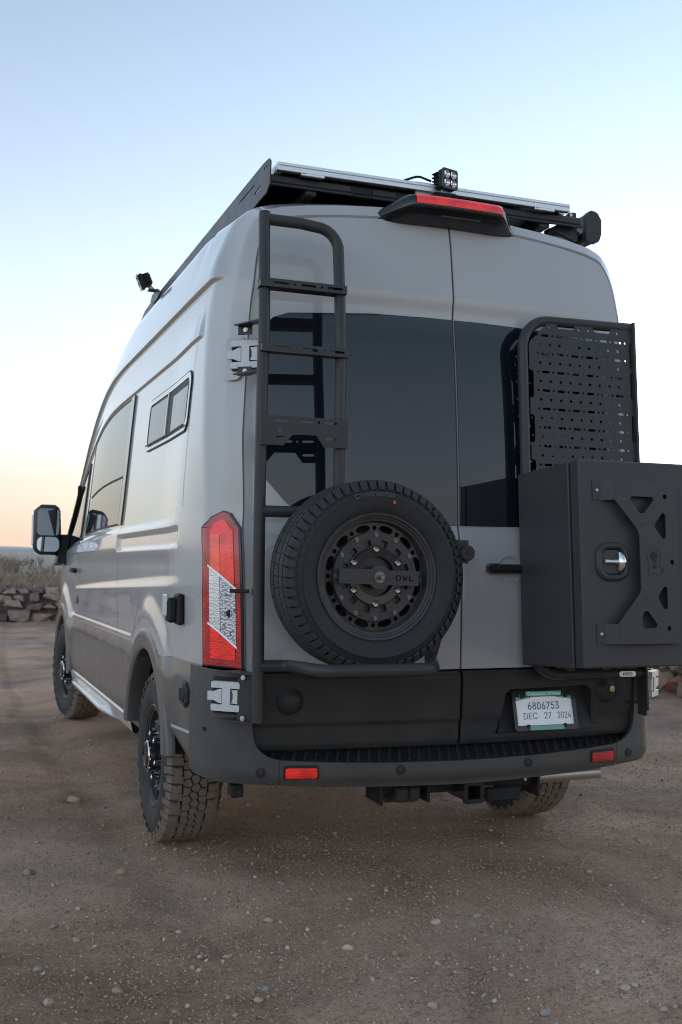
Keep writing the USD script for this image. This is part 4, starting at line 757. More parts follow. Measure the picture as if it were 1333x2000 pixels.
# ================================================================== wheels
def wheel_parts(R, rr, wdt, kind):
    """Parts in wheel axes (right, up, out); the rim's lip lies at out = 0 and the tyre bulges 12 mm beyond it."""
    o = .013; sh = R-.030
    half = [(rr-.010, o-.030), (rr+.004, o-.018), (rr+.012, o-.010), (rr+.030, o-.003), (rr+.055, o), ((rr+R)/2, o+.001), (sh-.03, o-.005), (sh-.008, o-.013), (sh+.006, o-.020), (R-.018, o-.030), (R-.012, o-.045)]
    c = o-wdt/2; prof = [(a, r) for r, a in half]+[(c, R-.011)]+[(2*c-a, r) for r, a in half[::-1]]
    car = lathe(prof, 96, A=(0, 0, 1), R=(1, 0, 0), U=(0, 1, 0)); out = []
    blocks = []; rg = np.random.default_rng(9); C = 2*PI*R; hw = wdt/2-.022
    def top_r(v): k = np.clip((np.abs(v)-(hw-.012))/.03, 0, 1.2); return R-.003*(v/hw)**2-.030*k**1.7
    def emit(poly, depth=.012):
        for g in getattr(poly, 'geoms', [poly]):
            if g.area < 4e-5: continue
            m = trimesh.creation.extrude_polygon(g, 1., engine='earcut'); v = np.array(m.vertices); th = v[:, 0]/R; tr = top_r(v[:, 1]); r = np.where(v[:, 2] > .5, tr, tr-depth)
            blocks.append((np.stack([r*np.cos(th), r*np.sin(th), c+v[:, 1]], 1), np.array(m.faces)))
    if kind == 'mud':
        gw = .0066; zig = lambda u, s: s*(.046+.006*np.sign(np.sin(u*2*PI/.074)))
        n1 = 62; p = C/n1
        for s in (-1, 1):
            for k in range(n1):
                u0 = k*p; a = s*(.052 if k % 2 else .058); e1 = s*(hw-.004); e2 = s*(hw+.020-(.008 if k % 2 else 0)); j = .004*(1 if k % 2 else -1)
                emit(Polygon([(u0+gw/2, a), (u0+p-gw/2, a+s*.003), (u0+p-gw/2+j, (a+e1)/2), (u0+p-gw/2+.004, e1), (u0+gw/2+.004, e1), (u0+gw/2+j, (a+e1)/2)]))
                emit(Polygon([(u0+gw/2+.004, e1-s*.001), (u0+p-gw/2+.004, e1-s*.001), (u0+p-gw/2+.004, e2), (u0+gw/2+.004, e2)]), .009)
        sd = []; m = int(C/.038)
        for k in range(-1, m+1):
            for q, vv in enumerate((-.034, 0., .034)): sd.append((k*C/m+(.019 if q == 1 else 0)+rg.uniform(-.006, .006), vv+rg.uniform(-.005, .005)))
        band = sbox(-.0, -.0535, C, .0535)
        for g in shapely.voronoi_polygons(MultiPoint(sd)).geoms:
            b = g.intersection(band); b = b.buffer(-gw/2) if not b.is_empty else b
            if not b.is_empty: emit(b)
    else:
        for va, vb in ((-.024, .024), (-.070, -.030), (.030, .070)):
            n1 = 54; p = C/n1
            for k in range(n1):
                sk = .008*np.sign(va+.001) if abs(va) > .025 else .005; u0 = k*p; emit(Polygon([(u0+.0012, va), (u0+.5*p, va+.003), (u0+p-.0012, va), (u0+p-.0012+sk, vb), (u0+.5*p+sk, vb-.003), (u0+.0012+sk, vb)]), .008)
        for s in (-1, 1):
            n1 = 60; p = C/n1
            for k in range(n1):
                u0 = k*p; a = s*.076; e1 = s*(hw-.004); e2 = s*(hw+.016)
                emit(Polygon([(u0+.002, a), (u0+p-.002, a), (u0+p-.002+.006, e1), (u0+.002+.006, e1)]), .008); emit(Polygon([(u0+.003+.006, e1), (u0+p-.003+.006, e1), (u0+p-.006+.010, e2), (u0+.006+.010, e2)]), .006)
    out.append(('tyre', None, [car], 'rubber' if kind == 'mud' else 'rubber_new')); out.append(('tread', 'tyre', blocks, 'tread' if kind == 'mud' else 'tread_new'))
    A_ = dict(A=(0, 0, 1), R=(1, 0, 0), U=(0, 1, 0)); P_ = dict(a=(1, 0, 0), b=(0, 1, 0), n=(0, 0, 1))
    rings = [lathe([(r_, q) for q, r_ in [(rr+.030, -.001), (rr+.034, .0005), (rr+.030, .002), (rr+.026, -.001)]], 72, **A_)]
    out.append(('sidewall_ring', 'tyre', rings, 'rubber_new'))
    deep = -wdt+.03
    lip = [(-.016, rr+.002), (-.003, rr+.004), (0, rr), (-.001, rr-.007), (-.007, rr-.010), (-.009, rr-.016), (-.014, rr-.018), (-.016, rr-.026), (-.024, rr-.028), (-.06, rr-.034), (deep, rr-.04), (deep-.02, rr-.01)]
    out.append(('rim', None, [lathe(lip, 80, **A_)], 'rim_ring'))
    r_o = rr-.030; slots = [affinity.rotate(slot(r_o-.028, 0, .030, .046).buffer(.0), 0) for _ in range(1)]
    hole = [affinity.rotate(Point(0, 0).buffer(1, 8), 0)]
    cut = []
    for k in range(12):
        q = affinity.scale(Point(r_o-.021, 0).buffer(1., 8), .013, .027); cut.append(affinity.rotate(q, 30*k+15, origin=(0, 0)))
        cut.append(affinity.rotate(Point(r_o-.020, 0).buffer(.008, 5), 30*k, origin=(0, 0)))
    face = Point(0, 0).buffer(r_o+.001, 24).difference(shapely.union_all(cut)); out.append(('wheel_face', 'rim', [plate(face, .018, (0, 0, -.062), **P_)], 'rim'))
    out.append(('backing', 'rim', [plate(Point(0, 0).buffer(r_o, 20), .004, (0, 0, -.13), **P_)], 'underbody'))
    win = [affinity.rotate(rrect(rr*.475, -.0135, rr*.585, .0135, .005), 30*k+15, origin=(0, 0)) for k in range(12)]
    ring = Point(0, 0).buffer(rr*.705, 20).difference(Point(0, 0).buffer(rr*.46, 16)).difference(shapely.union_all(win)); out.append(('clamp_ring', 'rim', [plate(ring, .012, (0, 0, -.040), **P_), lathe([(-.044, rr*.70), (-.03, rr*.712), (-.028, rr*.704)], 60, **A_)], 'rim_ring'))
    for k in range(12):
        q = 2*PI*k/12+PI/2; b = (rr*.665*math.cos(q), rr*.665*math.sin(q), -.028); out.append(('bolt', 'rim', [lathe([(0, .0085), (.002, .0085), (.002, .0068), (.009, .0064), (.009, .0035), (.004, .003), (.004, 0)], 12, b, **A_)], 'dark_steel' if kind != 'mud' else 'steel'))
    hub = [lathe([(-.05, rr*.47), (-.024, rr*.465), (-.020, rr*.45), (-.022, rr*.32), (-.045, rr*.305), (-.05, rr*.28), (-.05, 0)], 48, **A_)]
    out.append(('hub_plate', 'rim', hub, 'gloss_black'))
    for k in range(6):
        q = 2*PI*k/6+PI/2; b = (rr*.435*math.cos(q), rr*.435*math.sin(q), -.021); z_ = .030 if kind == 'mud' else .004
        out.append(('lug_nut', 'rim', [lathe([(0, .0135), (z_, .0128), (z_+.003, .010), (z_-.002, .0085), (z_-.003, 0)], 16, b, **A_)], 'chrome' if kind == 'mud' else 'dark_chrome'))
    if kind == 'mud': out.append(('hub_cap', 'rim', [lathe([(-.03, .068), (.022, .066), (.034, .058), (.038, .045), (.034, .040), (.036, 0)], 36, **A_)], 'gloss_black')); out.append(('hub_ring', 'rim', [lathe([(.020, .0665), (.026, .0672), (.030, .064), (.031, .060)], 40, **A_)], 'chrome'))
    if kind == 'mud':
        for k in range(8):
            q = 2*PI*k/8+.2; sp = Polygon([(rr*.66, -.020), (rr*.92, -.034), (rr*.92, .034), (rr*.66, .020)]); m = plate(affinity.rotate(sp, math.degrees(q), origin=(0, 0)), .028, (0, 0, -.058), **P_); out.append(('spoke', 'rim', [m], 'gloss_black'))
    return out
def place_wheel(O, right, up, out_, parts, parent, label=None):
    ids = {}
    for name, par, ms, m in parts:
        base = parent if par is None else ids[par]; p = obj(name, basis(cat_(ms), O, right, up, out_), m, base, smooth=32)
        if name not in ids: ids[name] = p
    return ids
MUD = wheel_parts(.385, .228, .262, 'mud')
def road_wheel(s, ya):
    nm = numbered(VAN+'/wheel'); x = UsdGeom.Xform.Define(stage, nm); BASE_ = nm
    a = .3*ya; st_ = math.radians(9) if ya > 3 else 0.; ou = np.array([s*math.cos(st_), s*math.sin(st_), 0]); rt = np.cross([0, 0, 1.], ou); rt, up = math.cos(a)*rt+math.sin(a)*np.array([0, 0, 1]), -math.sin(a)*rt+math.cos(a)*np.array([0, 0, 1])
    ids = {}
    for name, par, ms, m in MUD:   # thing > wheel > piece
        obj(name, basis(cat_(ms), (s*(1.002+.012*(ya > 3)), ya, .383), rt, up, ou), m, nm, smooth=32)
for s in (-1, 1):
    for ya in (1.15, 4.90): road_wheel(s, ya)
# ================================================================== THINGS CARRIED BY THE VAN
LR = .0215
LD = thing('rear_ladder', 'black tube ladder with spare-wheel cradle hung on the van\'s left door hinges', 'ladder', (-.85, -.03, .70))
yl = lambda z: -.045+.085*sm((z-2.05)/.6) if z > 2.05 else -.045
pole = np.array([(-.846+.012*sm((z-1.9)/.8)-.010*math.sin(PI*np.clip((z-.7)/1.9, 0, 1)), yl(z), z) for z in np.linspace(.705, 2.585, 26)])
obj('rail', tube(pole, LR, 20), 'powder', LD, smooth=50)
lp = fillet([(-.83, yl(2.565), 2.560), (-.70, yl(2.56), 2.560), (-.545, yl(2.56)+.0, 2.545), (-.550, yl(2.30), 2.30)], .13, 12)
lp = np.vstack([lp, [(-.553, yl(z), z) for z in (2.20, 2.05, 1.90, 1.75, 1.60, 1.50, 1.40)]]); obj('rail', tube(lp, LR, 20), 'powder', LD, smooth=50)
def rung(z, h, poly):
    a = np.array([1, 0, 0.]); y = yl(z); k = .09 if z > 2.1 else .0; b = np.array([0, k, 1]); b /= np.linalg.norm(b); n = np.cross(a, b)
    r = obj('rung', plate(poly, .004, (0, y-LR-.010, z), a, b, n), 'powder', LD); return r, (0, y-LR-.010, z), a, b, n
for z in (2.302, 2.058):
    p = rrect(-.868, -.016, -.533, .016, .003).difference(shapely.union_all([slot(x, .0, .060, .010) for x in (-.79, -.685, -.58)]+[dot(x, .0, .005) for x in (-.737, -.632)]))
    r, O, a, b, n = rung(z, .032, p)
    obj('rung_lip', [plate(sbox(-.868, -.016, -.533, -.012), .042, O, a, b, -n), plate(sbox(-.868, .012, -.533, .016), .042, O, a, b, -n), plate(sbox(-.868, -.016, -.864, .016), .042, O, a, b, -n), plate(sbox(-.537, -.016, -.533, .016), .042, O, a, b, -n)], 'powder', r)
p = Polygon([(-.868, -.072), (-.868, .035), (-.533, .035), (-.533, -.072), (-.625, -.072), (-.655, -.030), (-.745, -.030), (-.78, -.072)]).difference(shapely.union_all([slot(x, .018, .050, .010) for x in (-.79, -.692, -.60)]+[dot(x, .018, .005) for x in (-.742, -.646)]+[slot(-.60, -.040, .05, .011)]))
emb = shapely.union_all([Point(-.795, -.018).buffer(.015, 10).difference(Point(-.795, -.018).buffer(.0125, 10)), Point(-.795, -.018).buffer(.008, 8), slot(-.795, -.041, .030, .004)])
p = p.difference(emb.buffer(-.0001)); r, O, a, b, n = rung(1.775, .1, p)
obj('rung_lip', [plate(sbox(-.868, .031, -.533, .035), .042, O, a, b, -n), plate(sbox(-.537, -.072, -.533, .035), .042, O, a, b, -n)], 'powder', r)
for z, d in ((1.462, 1), (.905, 1)): pass
obj('cradle_bar', tube([(-.85, -.045, 1.464), (-.55, -.045, 1.464), (-.30, -.03, 1.464)], LR, 18), 'powder', LD, smooth=50)
lo = fillet([(-.85, -.045, .905), (-.735, -.05, .905), (-.70, -.33, .913), (-.285, -.33, .913), (-.215, -.14, .93), (-.12, -.055, 1.10), (-.12, -.04, 1.40), (-.30, -.035, 1.464)], [.05, .07, .07, .06, .12, .12, .10], 8)
obj('cradle_bar', tube(lo, .0225, 20), 'powder', LD, smooth=50)
obj('latch_plate', [lathe([(0, .030), (.006, .030), (.009, .026), (.009, 0)], 24, (-.030, -.07, 1.325)), obox((.05, .006, .09), (-.045, -.06, 1.33), (1, 0, 0), (0, 1, 0), (0, 0, 1), .002), lathe([(.009, .007), (.014, .007), (.014, 0)], 6, (-.030, -.07, 1.325))], 'powder', LD)
for z0, hh in ((2.068, .185), (.785, .175)):
    web = Polygon([(-.035, -hh/2), (.028, -hh/2), (.028, hh/2), (-.035, hh/2-.02)])
    if z0 > 1:
        B_ = obj('hinge_bracket', plate(sbox(-.030, .060, .026, .094), .004, (-.885, .085, z0), (.80, -.60, 0), (0, 0, 1), (-.6, -.8, 0)), 'powder', LD); obj('lower_flange', plate(sbox(-.030, -.094, .026, -.060), .004, (-.885, .085, z0), (.80, -.60, 0), (0, 0, 1), (-.6, -.8, 0)), 'powder', B_)
    else: B_ = obj('hinge_bracket', plate(web, .004, (-.872, .02, z0), (.80, -.60, 0), (0, 0, 1), (-.6, -.8, 0)), 'powder', LD)
    for k in ((1, -1) if z0 > 1 else (-1, 1)): obj('gusset', plate(Polygon([(-.930 if z0 > 1 else -.965, .095), (-.885, .10), (-.83, -.03), (-.87, -.045)]), .005, (0, 0, z0+k*hh/2), (1, 0, 0), (0, 1, 0), (0, 0, 1)), 'powder', B_)
    for k in (-1, 1): obj('bolt', lathe([(0, .010), (.005, .010), (.005, .006), (.009, .006), (.009, 0)], 6, (-.886, (.082 if z0 > 1 else .018), z0+k*hh*.42), (.8, -.6, 0), (0, 0, 1), (-.6, -.8, 0)), 'steel', B_)
obj('tie_strap', obox((.075, .008, .014), (-.905, .030, 1.172), (.86, -.50, 0), (.50, .86, 0), (0, 0, 1), .003), 'black', LD); obj('strap_clip', obox((.02, .014, .024), (-.865, -.03, 1.172), (1, 0, 0), (0, 1, 0), (0, 0, 1), .004), 'black', LD)
# ---- spare wheel
SP = thing('spare_wheel', 'black spare wheel with road tyre, strapped upright on the ladder\'s cradle', 'spare wheel', (-.492, -.18, .89))
SO = np.array([-.492, -.300, 1.236]); ids = place_wheel(SO, (1, 0, 0), (0, 0, 1), (0, -1, 0), wheel_parts(.343, .222, .238, 'road'), SP)
def arc_text(s, h, r, a0, w, par, m='letter_rubber', y=-.3148):
    t_, ww = text(s, h, .0012, True); sc = w/ww
    def fn(v):
        th = PI/2+a0-(v[:, 0]*sc)/r; rr = r+v[:, 1]; return np.stack([SO[0]+rr*np.cos(th), np.full(len(v), y)-v[:, 2], SO[2]+rr*np.sin(th)], 1)
    v, f = tri(t_); v, f = trimesh.remesh.subdivide_to_size(v, f, .012); obj('sidewall_lettering', fn(v), m, par) if False else obj('sidewall_lettering', (fn(v), f), m, par)
arc_text('Continental', .017, .291, .08, .155, ids['tyre'], y=-.3105)
obj('paint_dot', lathe([(0, .006), (.0008, .006), (.0008, 0)], 14, SO+[.052, -.0128, .262]), 'red_dot', ids['tyre'])
bar = rrect(-.150, -.026, .150, .026, .004).union(Point(0, 0).buffer(.042, 12)); lt_ = shapely.union_all([Point(.072, 0).buffer(.011, 8).difference(Point(.072, 0).buffer(.006, 8)).difference(sbox(.071, -.02, .0735, .02)), Polygon([(.087, .009), (.091, .009), (.094, -.003), (.096, .006), (.099, .006), (.101, -.003), (.104, .009), (.108, .009), (.103, -.010), (.100, -.010), (.0975, -.001), (.095, -.010), (.092, -.010)]), Polygon([(.113, .010), (.118, .010), (.118, -.005), (.127, -.005), (.127, -.010), (.113, -.010)])])
def bar_fn(m): return m
HB = obj('hold_down_bar', plate(bar.difference(lt_), .006, SO+[.004, .004, -.002], (1, 0, -.03), (.03, 0, 1), (0, -1, 0)), 'powder_box', SP)
obj('hold_down_bolt', [lathe([(0, .012), (.010, .012), (.010, .008), (.030, .008), (.032, .006), (.032, 0)], 6, SO+[.004, -.002, -.002]), lathe([(0, .020), (.003, .020), (.003, .010)], 20, SO+[.004, -.002, -.002])], 'dark_steel', HB)
obj('mount_post', tube([SO+[0, .10, 0], SO+[0, .22, 0]], .03, 14), 'powder', SP); obj('mount_plate', rbox((.30, .012, .30), .003, (-.492, -.075, 1.30)), 'powder', SP)
# ---- perforated rack on the right door
ln = math.hypot(1, .07); RU = np.array([0, .07, 1])/ln; RN = np.array([0, -1, .07])/ln; RO = np.array([0, -.03, .85])
rp = lambda x, z, k=0.: np.array([x, RO[1]+.07*(z-.85), z])+RN*k
RK = thing('gear_rack', 'black perforated panel in a bent tube frame, on the right rear door', 'gear rack', (.55, -.03, .70))
fr_ = fillet([rp(.803, 2.300), rp(.278, 2.292), rp(.278, .845), rp(.803, .845)], .125, 12)
obj('frame_tube', tube(fr_, .021, 20), 'powder', RK, smooth=50)
obj('frame_post', [obox((.010, .062, 1.63), rp(.805, 1.505, .0), (1, 0, 0), -RN, RU, .002)], 'powder', RK)
pz = lambda z: (z-.85)*ln
pan = Polygon(L2([(.300, 1.2), (.300, 2.19), (.392, 2.284), (.803, 2.284), (.803, .87), (.39, .87), (.300, .96), (.300, 1.2)], .02))
cut = [sbox(.284, z, .317, z+.115).buffer(.004) for z in (1.055, 1.255, 1.40, 1.585, 1.765, 1.945, 2.06)][::1]
cut = [rrect(.28, z, .319, z+.115, .012) for z in (1.05, 1.23, 1.41, 1.595, 1.78, 1.965)]+[rrect(.786, z, .83, z+.115, .012) for z in (1.05, 1.23, 1.41, 1.61, 1.80, 1.985, 2.115)]+[rrect(x, 2.262, x+.085, 2.31, .012) for x in (.435, .61)]+[rrect(x, .84, x+.085, .888, .012) for x in (.435, .61)]
holes = []
for r in range(18):
    z = 2.266-.0768*r
    holes += [dot(.351+.0472*k+(.0 if r else 0), z, .0062) for k in range(9) if (k or r) and z > .89]
    zb = z-.0385
    if zb > .89: holes += [slot(.376+.0708*k, zb, .036, .0105) for k in range(6)]+[dot(.3405+.0708*k, zb, .0048) for k in range(7)]
pan = pan.difference(shapely.union_all(cut+holes)); pan = affinity.affine_transform(pan, [1, 0, 0, ln, 0, -.85*ln])
obj('perforated_panel', plate(pan, .003, RO+RN*.012, (1, 0, 0), RU, RN), 'powder', RK)
for z in (.785,): [obj('door_bracket', obox((.055, .12, .006), (.832, .05, z+k), (1, 0, 0), (0, 1, 0), (0, 0, 1), .002), 'powder', RK) for k in (.07, -.07)]
lowp = rp(.805, .78); obj('end_plate', obox((.008, .058, .21), (.806, -.028, .775), (1, 0, 0), (0, 1, 0), (0, 0, 1), .002), 'powder', RK)
NP = obj('maker_tag', plate(rrect(-.040, -.011, .040, .011, .011), .002, rp(.715, .842, .021), (1, 0, 0), RU, RN), 'aluminium', RK)
t_, ww = text('EVCO', .012, .0008, True); obj('lettering', basis(t_, rp(.715, .842, .0231), (1, 0, 0), RU, RN), 'black', NP)
for x, w_ in ((.45, .05), (.62, .05)): obj('panel_tab', plate(Polygon([(-w_/2-.01, .03), (-w_/2+.008, 0), (w_/2-.008, 0), (w_/2+.01, .03)]), .003, rp(x, .855, .012), (1, 0, 0), RU, RN), 'powder', RK)
# ---- storage box: tilted with the rack
s4, c4 = math.sin(.07), math.cos(.07); BO = np.array([.250, 0., .885]); BU = np.array([0, s4, c4]); BN = np.array([0, -c4, s4]); BW_, BH = .655, .762
SB = thing('storage_box', 'black steel storage box with latched lid and bracket, mounted on the rack', 'storage box', (.58, -.22, .88))
b3 = lambda a, b, n: BO+np.array([a, 0, 0])+BU*b+BN*n
obj('box_body', obox((BW_, BH, .372), b3(BW_/2, BH/2, .196), (1, 0, 0), BU, BN, .004), 'powder_box', SB)
obj('lid_seal', obox((BW_-.012, BH-.012, .016), b3(BW_/2, BH/2, .389), (1, 0, 0), BU, BN, .002), 'black', SB)
obj('lid', obox((BW_, BH, .060), b3(BW_/2, BH/2, .426), (1, 0, 0), BU, BN, .006), 'powder_box', SB)
BR = Polygon([(.128, .685), (.397, .685), (.397, .085), (.126, .085), (.126, .158), (.212, .256), (.222, .268), (.229, .285), (.229, .478), (.225, .495), (.215, .512), (.128, .611)])
BR = BR.difference(shapely.union_all([Polygon(L2(p, .010, 5)) for p in ([(.247, .6265), (.185, .6265), (.232, .566), (.252, .564), (.308, .6255), (.247, .6265)], [(.3465, .52), (.3465, .585), (.293, .520), (.3455, .452), (.3465, .52)], [(.343, .25), (.343, .315), (.299, .255), (.342, .186), (.343, .25)], [(.25, .141), (.228, .141), (.228, .185), (.240, .204), (.256, .204), (.304, .143), (.25, .141)])]+[dot(.347, .629, .009, 5), dot(.369, .385, .009, 5), dot(.345, .140, .009, 5)]))
BK = obj('mounting_bracket', plate(BR, .004, b3(0, 0, .488), (1, 0, 0), BU, BN), 'powder_box', SB)
for b0, b1 in ((.611, .685), (.085, .158)):
    obj('bracket_leg', plate(Polygon([(.126, .490), (.090, .4565), (.055, .4565), (.055, .4595), (.089, .4595), (.126, .494)]), b1-b0, b3(0, b1, 0), (1, 0, 0), BN, -BU), 'powder_box', BK)
    obj('rivet', lathe([(0, .008), (.003, .007), (.005, .004), (.005, 0)], 14, b3(.075, (b0+b1)/2, .459), (1, 0, 0), BU, BN), 'steel', BK)
obj('bracket_flange', [obox((.003, .600, .034), b3(.3975, .385, .473), (1, 0, 0), BU, BN, .001), obox((.026, .600, .003), b3(.411, .385, .4575), (1, 0, 0), BU, BN, .001)], 'powder_box', BK)
for b in (.649, .384, .119): obj('rivet', lathe([(0, .007), (.003, .006), (.005, .004), (.005, 0)], 14, b3(.412, b, .459), (1, 0, 0), BU, BN), 'steel', BK)
for b in (.52, .249): obj('bolt', lathe([(0, .009), (.002, .009), (.002, .006), (.0005, .005), (.0005, 0)], 6, b3(.246, b, .491), (1, 0, 0), BU, BN), 'dark_trim', BK)
cx, cy = .289, .390                                                                       # cut-out crest: a helmeted head in a keyhole outline
key = shapely.union_all([Point(cx, cy+.014).buffer(.031, 14), Polygon([(cx-.026, cy+.004), (cx+.026, cy+.004), (cx+.022, cy-.020), (cx+.025, cy-.048), (cx-.025, cy-.048), (cx-.022, cy-.020)]), rrect(cx-.027, cy-.054, cx-.008, cy-.030, .006), rrect(cx+.010, cy-.054, cx+.030, cy-.028, .006), Point(cx+.031, cy-.034).buffer(.0095, 8)]).buffer(.003).buffer(-.003)
face_ = shapely.union_all([Point(cx, cy+.016).buffer(.0175, 12), Polygon([(cx-.016, cy+.012), (cx+.016, cy+.012), (cx, cy-.020)])]).difference(shapely.union_all([Polygon([(cx-.013, cy+.012), (cx-.004, cy+.006), (cx, cy-.010), (cx+.004, cy+.006), (cx+.013, cy+.012), (cx+.012, cy+.005), (cx+.005, cy-.004), (cx, cy-.019), (cx-.005, cy-.004), (cx-.012, cy+.005)])]))
crest = shapely.union_all([key.buffer(.0011).difference(key.buffer(-.0007)).difference(sbox(cx-.035, cy+.022, cx-.028, cy+.026)), face_, sbox(cx-.008, cy-.030, cx+.009, cy-.017), rrect(cx+.030, cy-.038, cx+.0335, cy-.030, .001)])
obj('crest', plate(crest, .0006, b3(0, 0, .4922), (1, 0, 0), BU, BN), 'black', BK)
# latch: rounded surround, dish, chrome tee
qx, qy = .131, .386; sur = rrect(qx-.069, qy-.070, qx+.069, qy+.070, .05)
def ring_of(poly, prof):
    P = []
    for off, h in prof:
        r = poly.buffer(off, quad_segs=16).exterior; P.append([b3(q.x, q.y, .456+h) for q in (r.interpolate(t, normalized=True) for t in np.linspace(0, 1, 80, endpoint=False))])
    return grid(np.array(P), wrap=True)
LT = obj('latch', ring_of(sur, [(.002, -.001), (.002, .004), (-.003, .011), (-.010, .013), (-.017, .012), (-.022, .008), (-.023, .001)]), 'dark_trim', SB, smooth=50)
obj('dish', ring_of(sur, [(-.0225, .006), (-.028, -.001), (-.045, -.0005), (-.068, .0)]), 'gloss_black', LT, smooth=50)
obj('tee_handle', [T(tube([b3(qx-.034, qy, .458), b3(qx-.01, qy, .462), b3(qx+.02, qy, .464)], [.010, .008, .010], 14), lambda v: v), T(tube([b3(qx+.028, qy-.033, .461), b3(qx+.034, qy-.016, .465), b3(qx+.036, qy, .466), b3(qx+.034, qy+.016, .465), b3(qx+.028, qy+.033, .461)], [.008, .016, .0185, .016, .008], 14), lambda v: v)], 'chrome', LT, smooth=60)
# ---- roof: rack, solar panel, awning, lamps
RR = thing('roof_rack', 'black low roof rack with a wedge-ended side fairing along the roof edge', 'roof rack', (-.05, 1.9, 2.78))
fp = Polygon([(.29, 2.752), (.250, 2.775), (.240, 2.862), (.262, 2.880), (.34, 2.886), (2.9, 2.876), (3.12, 2.868), (3.38, 2.80), (3.42, 2.752), (3.2, 2.742), (.5, 2.748)])
FP = fp.difference(shapely.union_all([slot(.42, 2.80, .10, .012), dot(.30, 2.86, .006), dot(.325, 2.86, .006), slot(.60, 2.84, .25, .006)]))
obj('side_fairing', plate(FP, .005, (-.758, 0, 0), (0, 1, 0), (0, 0, 1), (1, 0, 0)), 'powder', RR)
for k, y in enumerate((.36, 1.05, 1.8, 2.55, 3.1)): obj('cross_bar', [obox((1.49, .040, .036), (-.008, y, 2.832), (1, 0, 0), (0, 1, 0), (0, 0, 1), .008), obox((1.49, .012, .010), (-.008, y-.018, 2.808), (1, 0, 0), (0, 1, 0), (0, 0, 1), .003)], 'powder', RR)
for x in (-.33, -.13): obj('bar_clamp', obox((.10, .05, .045), (x, .355, 2.826), (1, 0, 0), (0, 1, 0), (0, 0, 1), .012), 'black', RR)
for x in (-.55, .55): obj('foot_rail', obox((.05, 2.9, .03), (x, 1.8, 2.80), (1, 0, 0), (0, 1, 0), (0, 0, 1), .006), 'powder', RR)
SPN = thing('solar_panel', 'flat solar panel with pale aluminium frame lying on top of the roof rack', 'solar panel', (-.03, 1.3, 2.86))
obj('cell_sheet', rbox((1.34, 2.0, .006), .001, (-.030, 1.33, 2.884)), 'solar', SPN); x0, x1, y0, y1 = -.710, .650, .318, 2.36
for O, sz in (((-.03, y0, 2.872), (x1-x0, .030, .034)), ((-.03, y1, 2.872), (x1-x0, .03, .034)), ((x0+.015, 1.34, 2.872), (.03, 1.98, .034)), ((x1-.015, 1.34, 2.872), (.03, 1.98, .034))): obj('frame_rail', rbox(sz, .002, O), 'aluminium', SPN)
obj('frame_groove', rbox((x1-x0-.01, .002, .004), .0005, (-.03, y0-.0155, 2.876)), 'grey_bracket', SPN)
for x in (-.56, .52): obj('end_clamp', [rbox((.10, .022, .012), .002, (x, y0-.008, 2.850)), rbox((.02, .03, .02), .002, (x-.04, y0-.008, 2.862))], 'aluminium', SPN)
AW = thing('awning', 'rolled awning in a black case with rounded end cap at the roof\'s right edge', 'awning', (.78, 1.9, 2.78))
ap = Polygon(L2([(.768, 2.80), (.768, 2.870), (.785, 2.890), (.818, 2.886), (.840, 2.855), (.840, 2.79), (.828, 2.752), (.768, 2.752), (.768, 2.80)], .02))
obj('case', plate(ap, 2.9, (0, 3.28, 0), (1, 0, 0), (0, 0, 1), (0, -1, 0)), 'gloss_black', AW, smooth=40); obj('end_cap', plate(ap.buffer(.004), .03, (0, .380, 0), (1, 0, 0), (0, 0, 1), (0, -1, 0)), 'dark_trim', AW, smooth=40)
obj('mount_arm', [plate(Polygon([(.60, 2.80), (.66, 2.835), (.70, 2.885), (.735, 2.888), (.745, 2.76), (.70, 2.765)]), .02, (0, .41, 0), (1, 0, 0), (0, 0, 1), (0, -1, 0)), obox((.16, .05, .02), (.68, .42, 2.795), (1, 0, 0), (0, 1, 0), (0, 0, 1), .004)], 'powder', AW)
obj('bolt', lathe([(0, .008), (.006, .008), (.006, 0)], 6, (.705, .388, 2.872)), 'steel', AW)
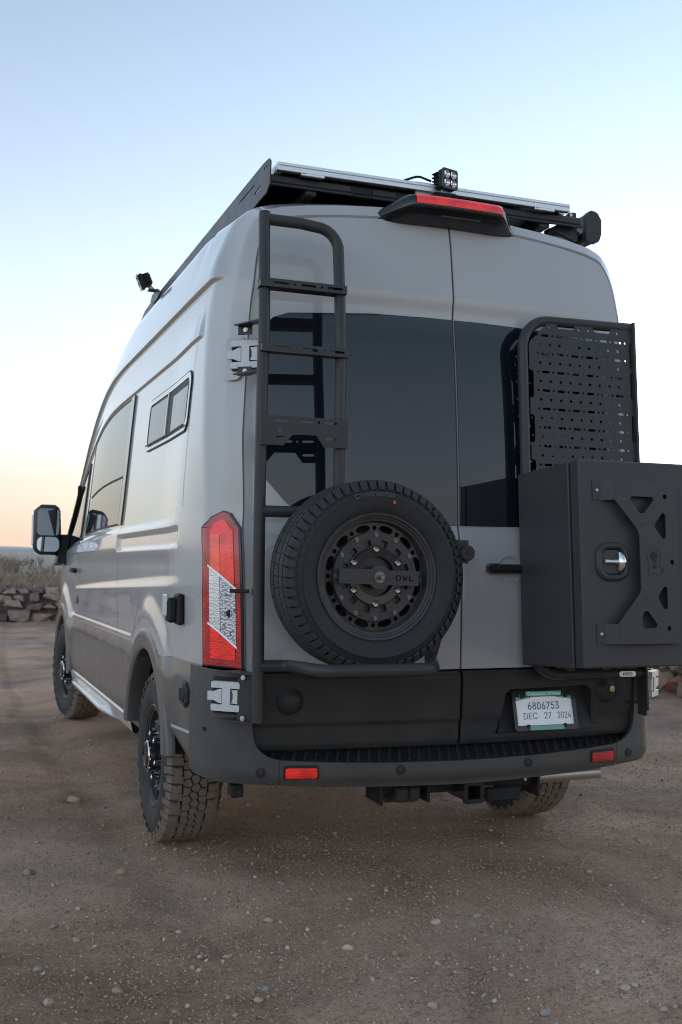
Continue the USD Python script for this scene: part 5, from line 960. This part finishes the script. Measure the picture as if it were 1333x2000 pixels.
def pod_light(label, O, out, up, s=1., bracket=None):
    P = thing('pod_light', label, 'work light', O); out = np.array(out, float)/np.linalg.norm(out); up = np.array(up, float); up -= out*(up@out); up /= np.linalg.norm(up); rt = np.cross(up, out); O = np.array(O, float); w = .088*s
    B = obj('housing', [obox((w*.98, w*.98, .030), O+out*.005, rt, up, out, .010), obox((w*.72, w*.8, .05), O-out*.03, rt, up, out, .012)], 'black', P)
    for k in range(5): obj('cooling_fin', obox((w*.92, .006, .045), O-out*.026+up*(k-2)*.016*s, rt, up, out, .002), 'black', B)
    bz = rrect(-w/2, -w/2, w/2, w/2, .010*s); obj('bezel', plate(bz.difference(rrect(-w*.4, -w*.4, w*.4, w*.4, .006*s)), .006, O+out*.020, rt, up, out), 'gloss_black', P)
    obj('lens_back', plate(rrect(-w*.41, -w*.41, w*.41, w*.41, .006), .001, O+out*.0205, rt, up, out), 'dark_trim', P)
    for a in (-1, 1):
        for b in (-1, 1): obj('reflector_bowl', lathe([(.006, .0165*s), (.0035, .012*s), (.0015, .007*s), (.004, .005*s), (.005, .003*s), (.005, 0)], 20, O+out*.0205+rt*a*.0185*s+up*b*.0185*s, rt, up, out), 'chrome', P, smooth=60)
    return P, rt, up, out
P, rt, up, out = pod_light('square four-lamp work light on a bracket above the red brake light', (.030, .285, 2.905), (.30, -1, .02), (0, 0, 1), .98)
obj('bracket', [rbox((.16, .003, .055), .001, (-.018, .318, 2.868)), rbox((.10, .05, .003), .001, (.02, .29, 2.846)), obox((.03, .03, .03), (.026, .30, 2.858), (1, 0, 0), (0, 1, 0), (0, 0, 1), .004)], 'grey_bracket', P)
obj('cable', tube(fillet([(-.02, .33, 2.91), (-.08, .33, 2.925), (-.14, .335, 2.90), (-.19, .35, 2.86), (-.23, .36, 2.84)], .06, 6), .005, 8), 'black', P)
P, rt, up, out = pod_light('small black work light tilted outwards from the left roof edge', (-.842, 2.72, 2.958), (-1, .12, -.42), (-.35, 0, 1), 1.05)
obj('bracket', [obox((.05, .05, .012), (-.785, 2.70, 2.905), (1, 0, 0), (0, 1, 0), (0, 0, 1), .003), plate(Polygon([(2.52, 2.86), (2.62, 2.90), (2.80, 2.90), (2.86, 2.87), (2.78, 2.84), (2.62, 2.84)]), .004, (-.768, 0, 0), (0, 1, 0), (0, 0, 1), (1, 0, 0))], 'powder', P); obj('swivel', tube([(-.81, 2.715, 2.938), (-.775, 2.70, 2.905)], .012, 12), 'steel', P)

# ---- evening haze over the whole scene
mat('haze', {"v": ("principled_volume", {"color": (.80, .84, .95), "density": 4.5e-5, "anisotropy": .2})}, surface=None, volume="v.volume")
hz = trimesh.creation.box((20800, 20800, 460)); hz.apply_translation((0, 0, 125))
tag(stage.GetPrimAtPath(obj('haze', (np.array(hz.vertices), np.array(hz.faces)), 'haze', smooth=False)), kind='stuff')
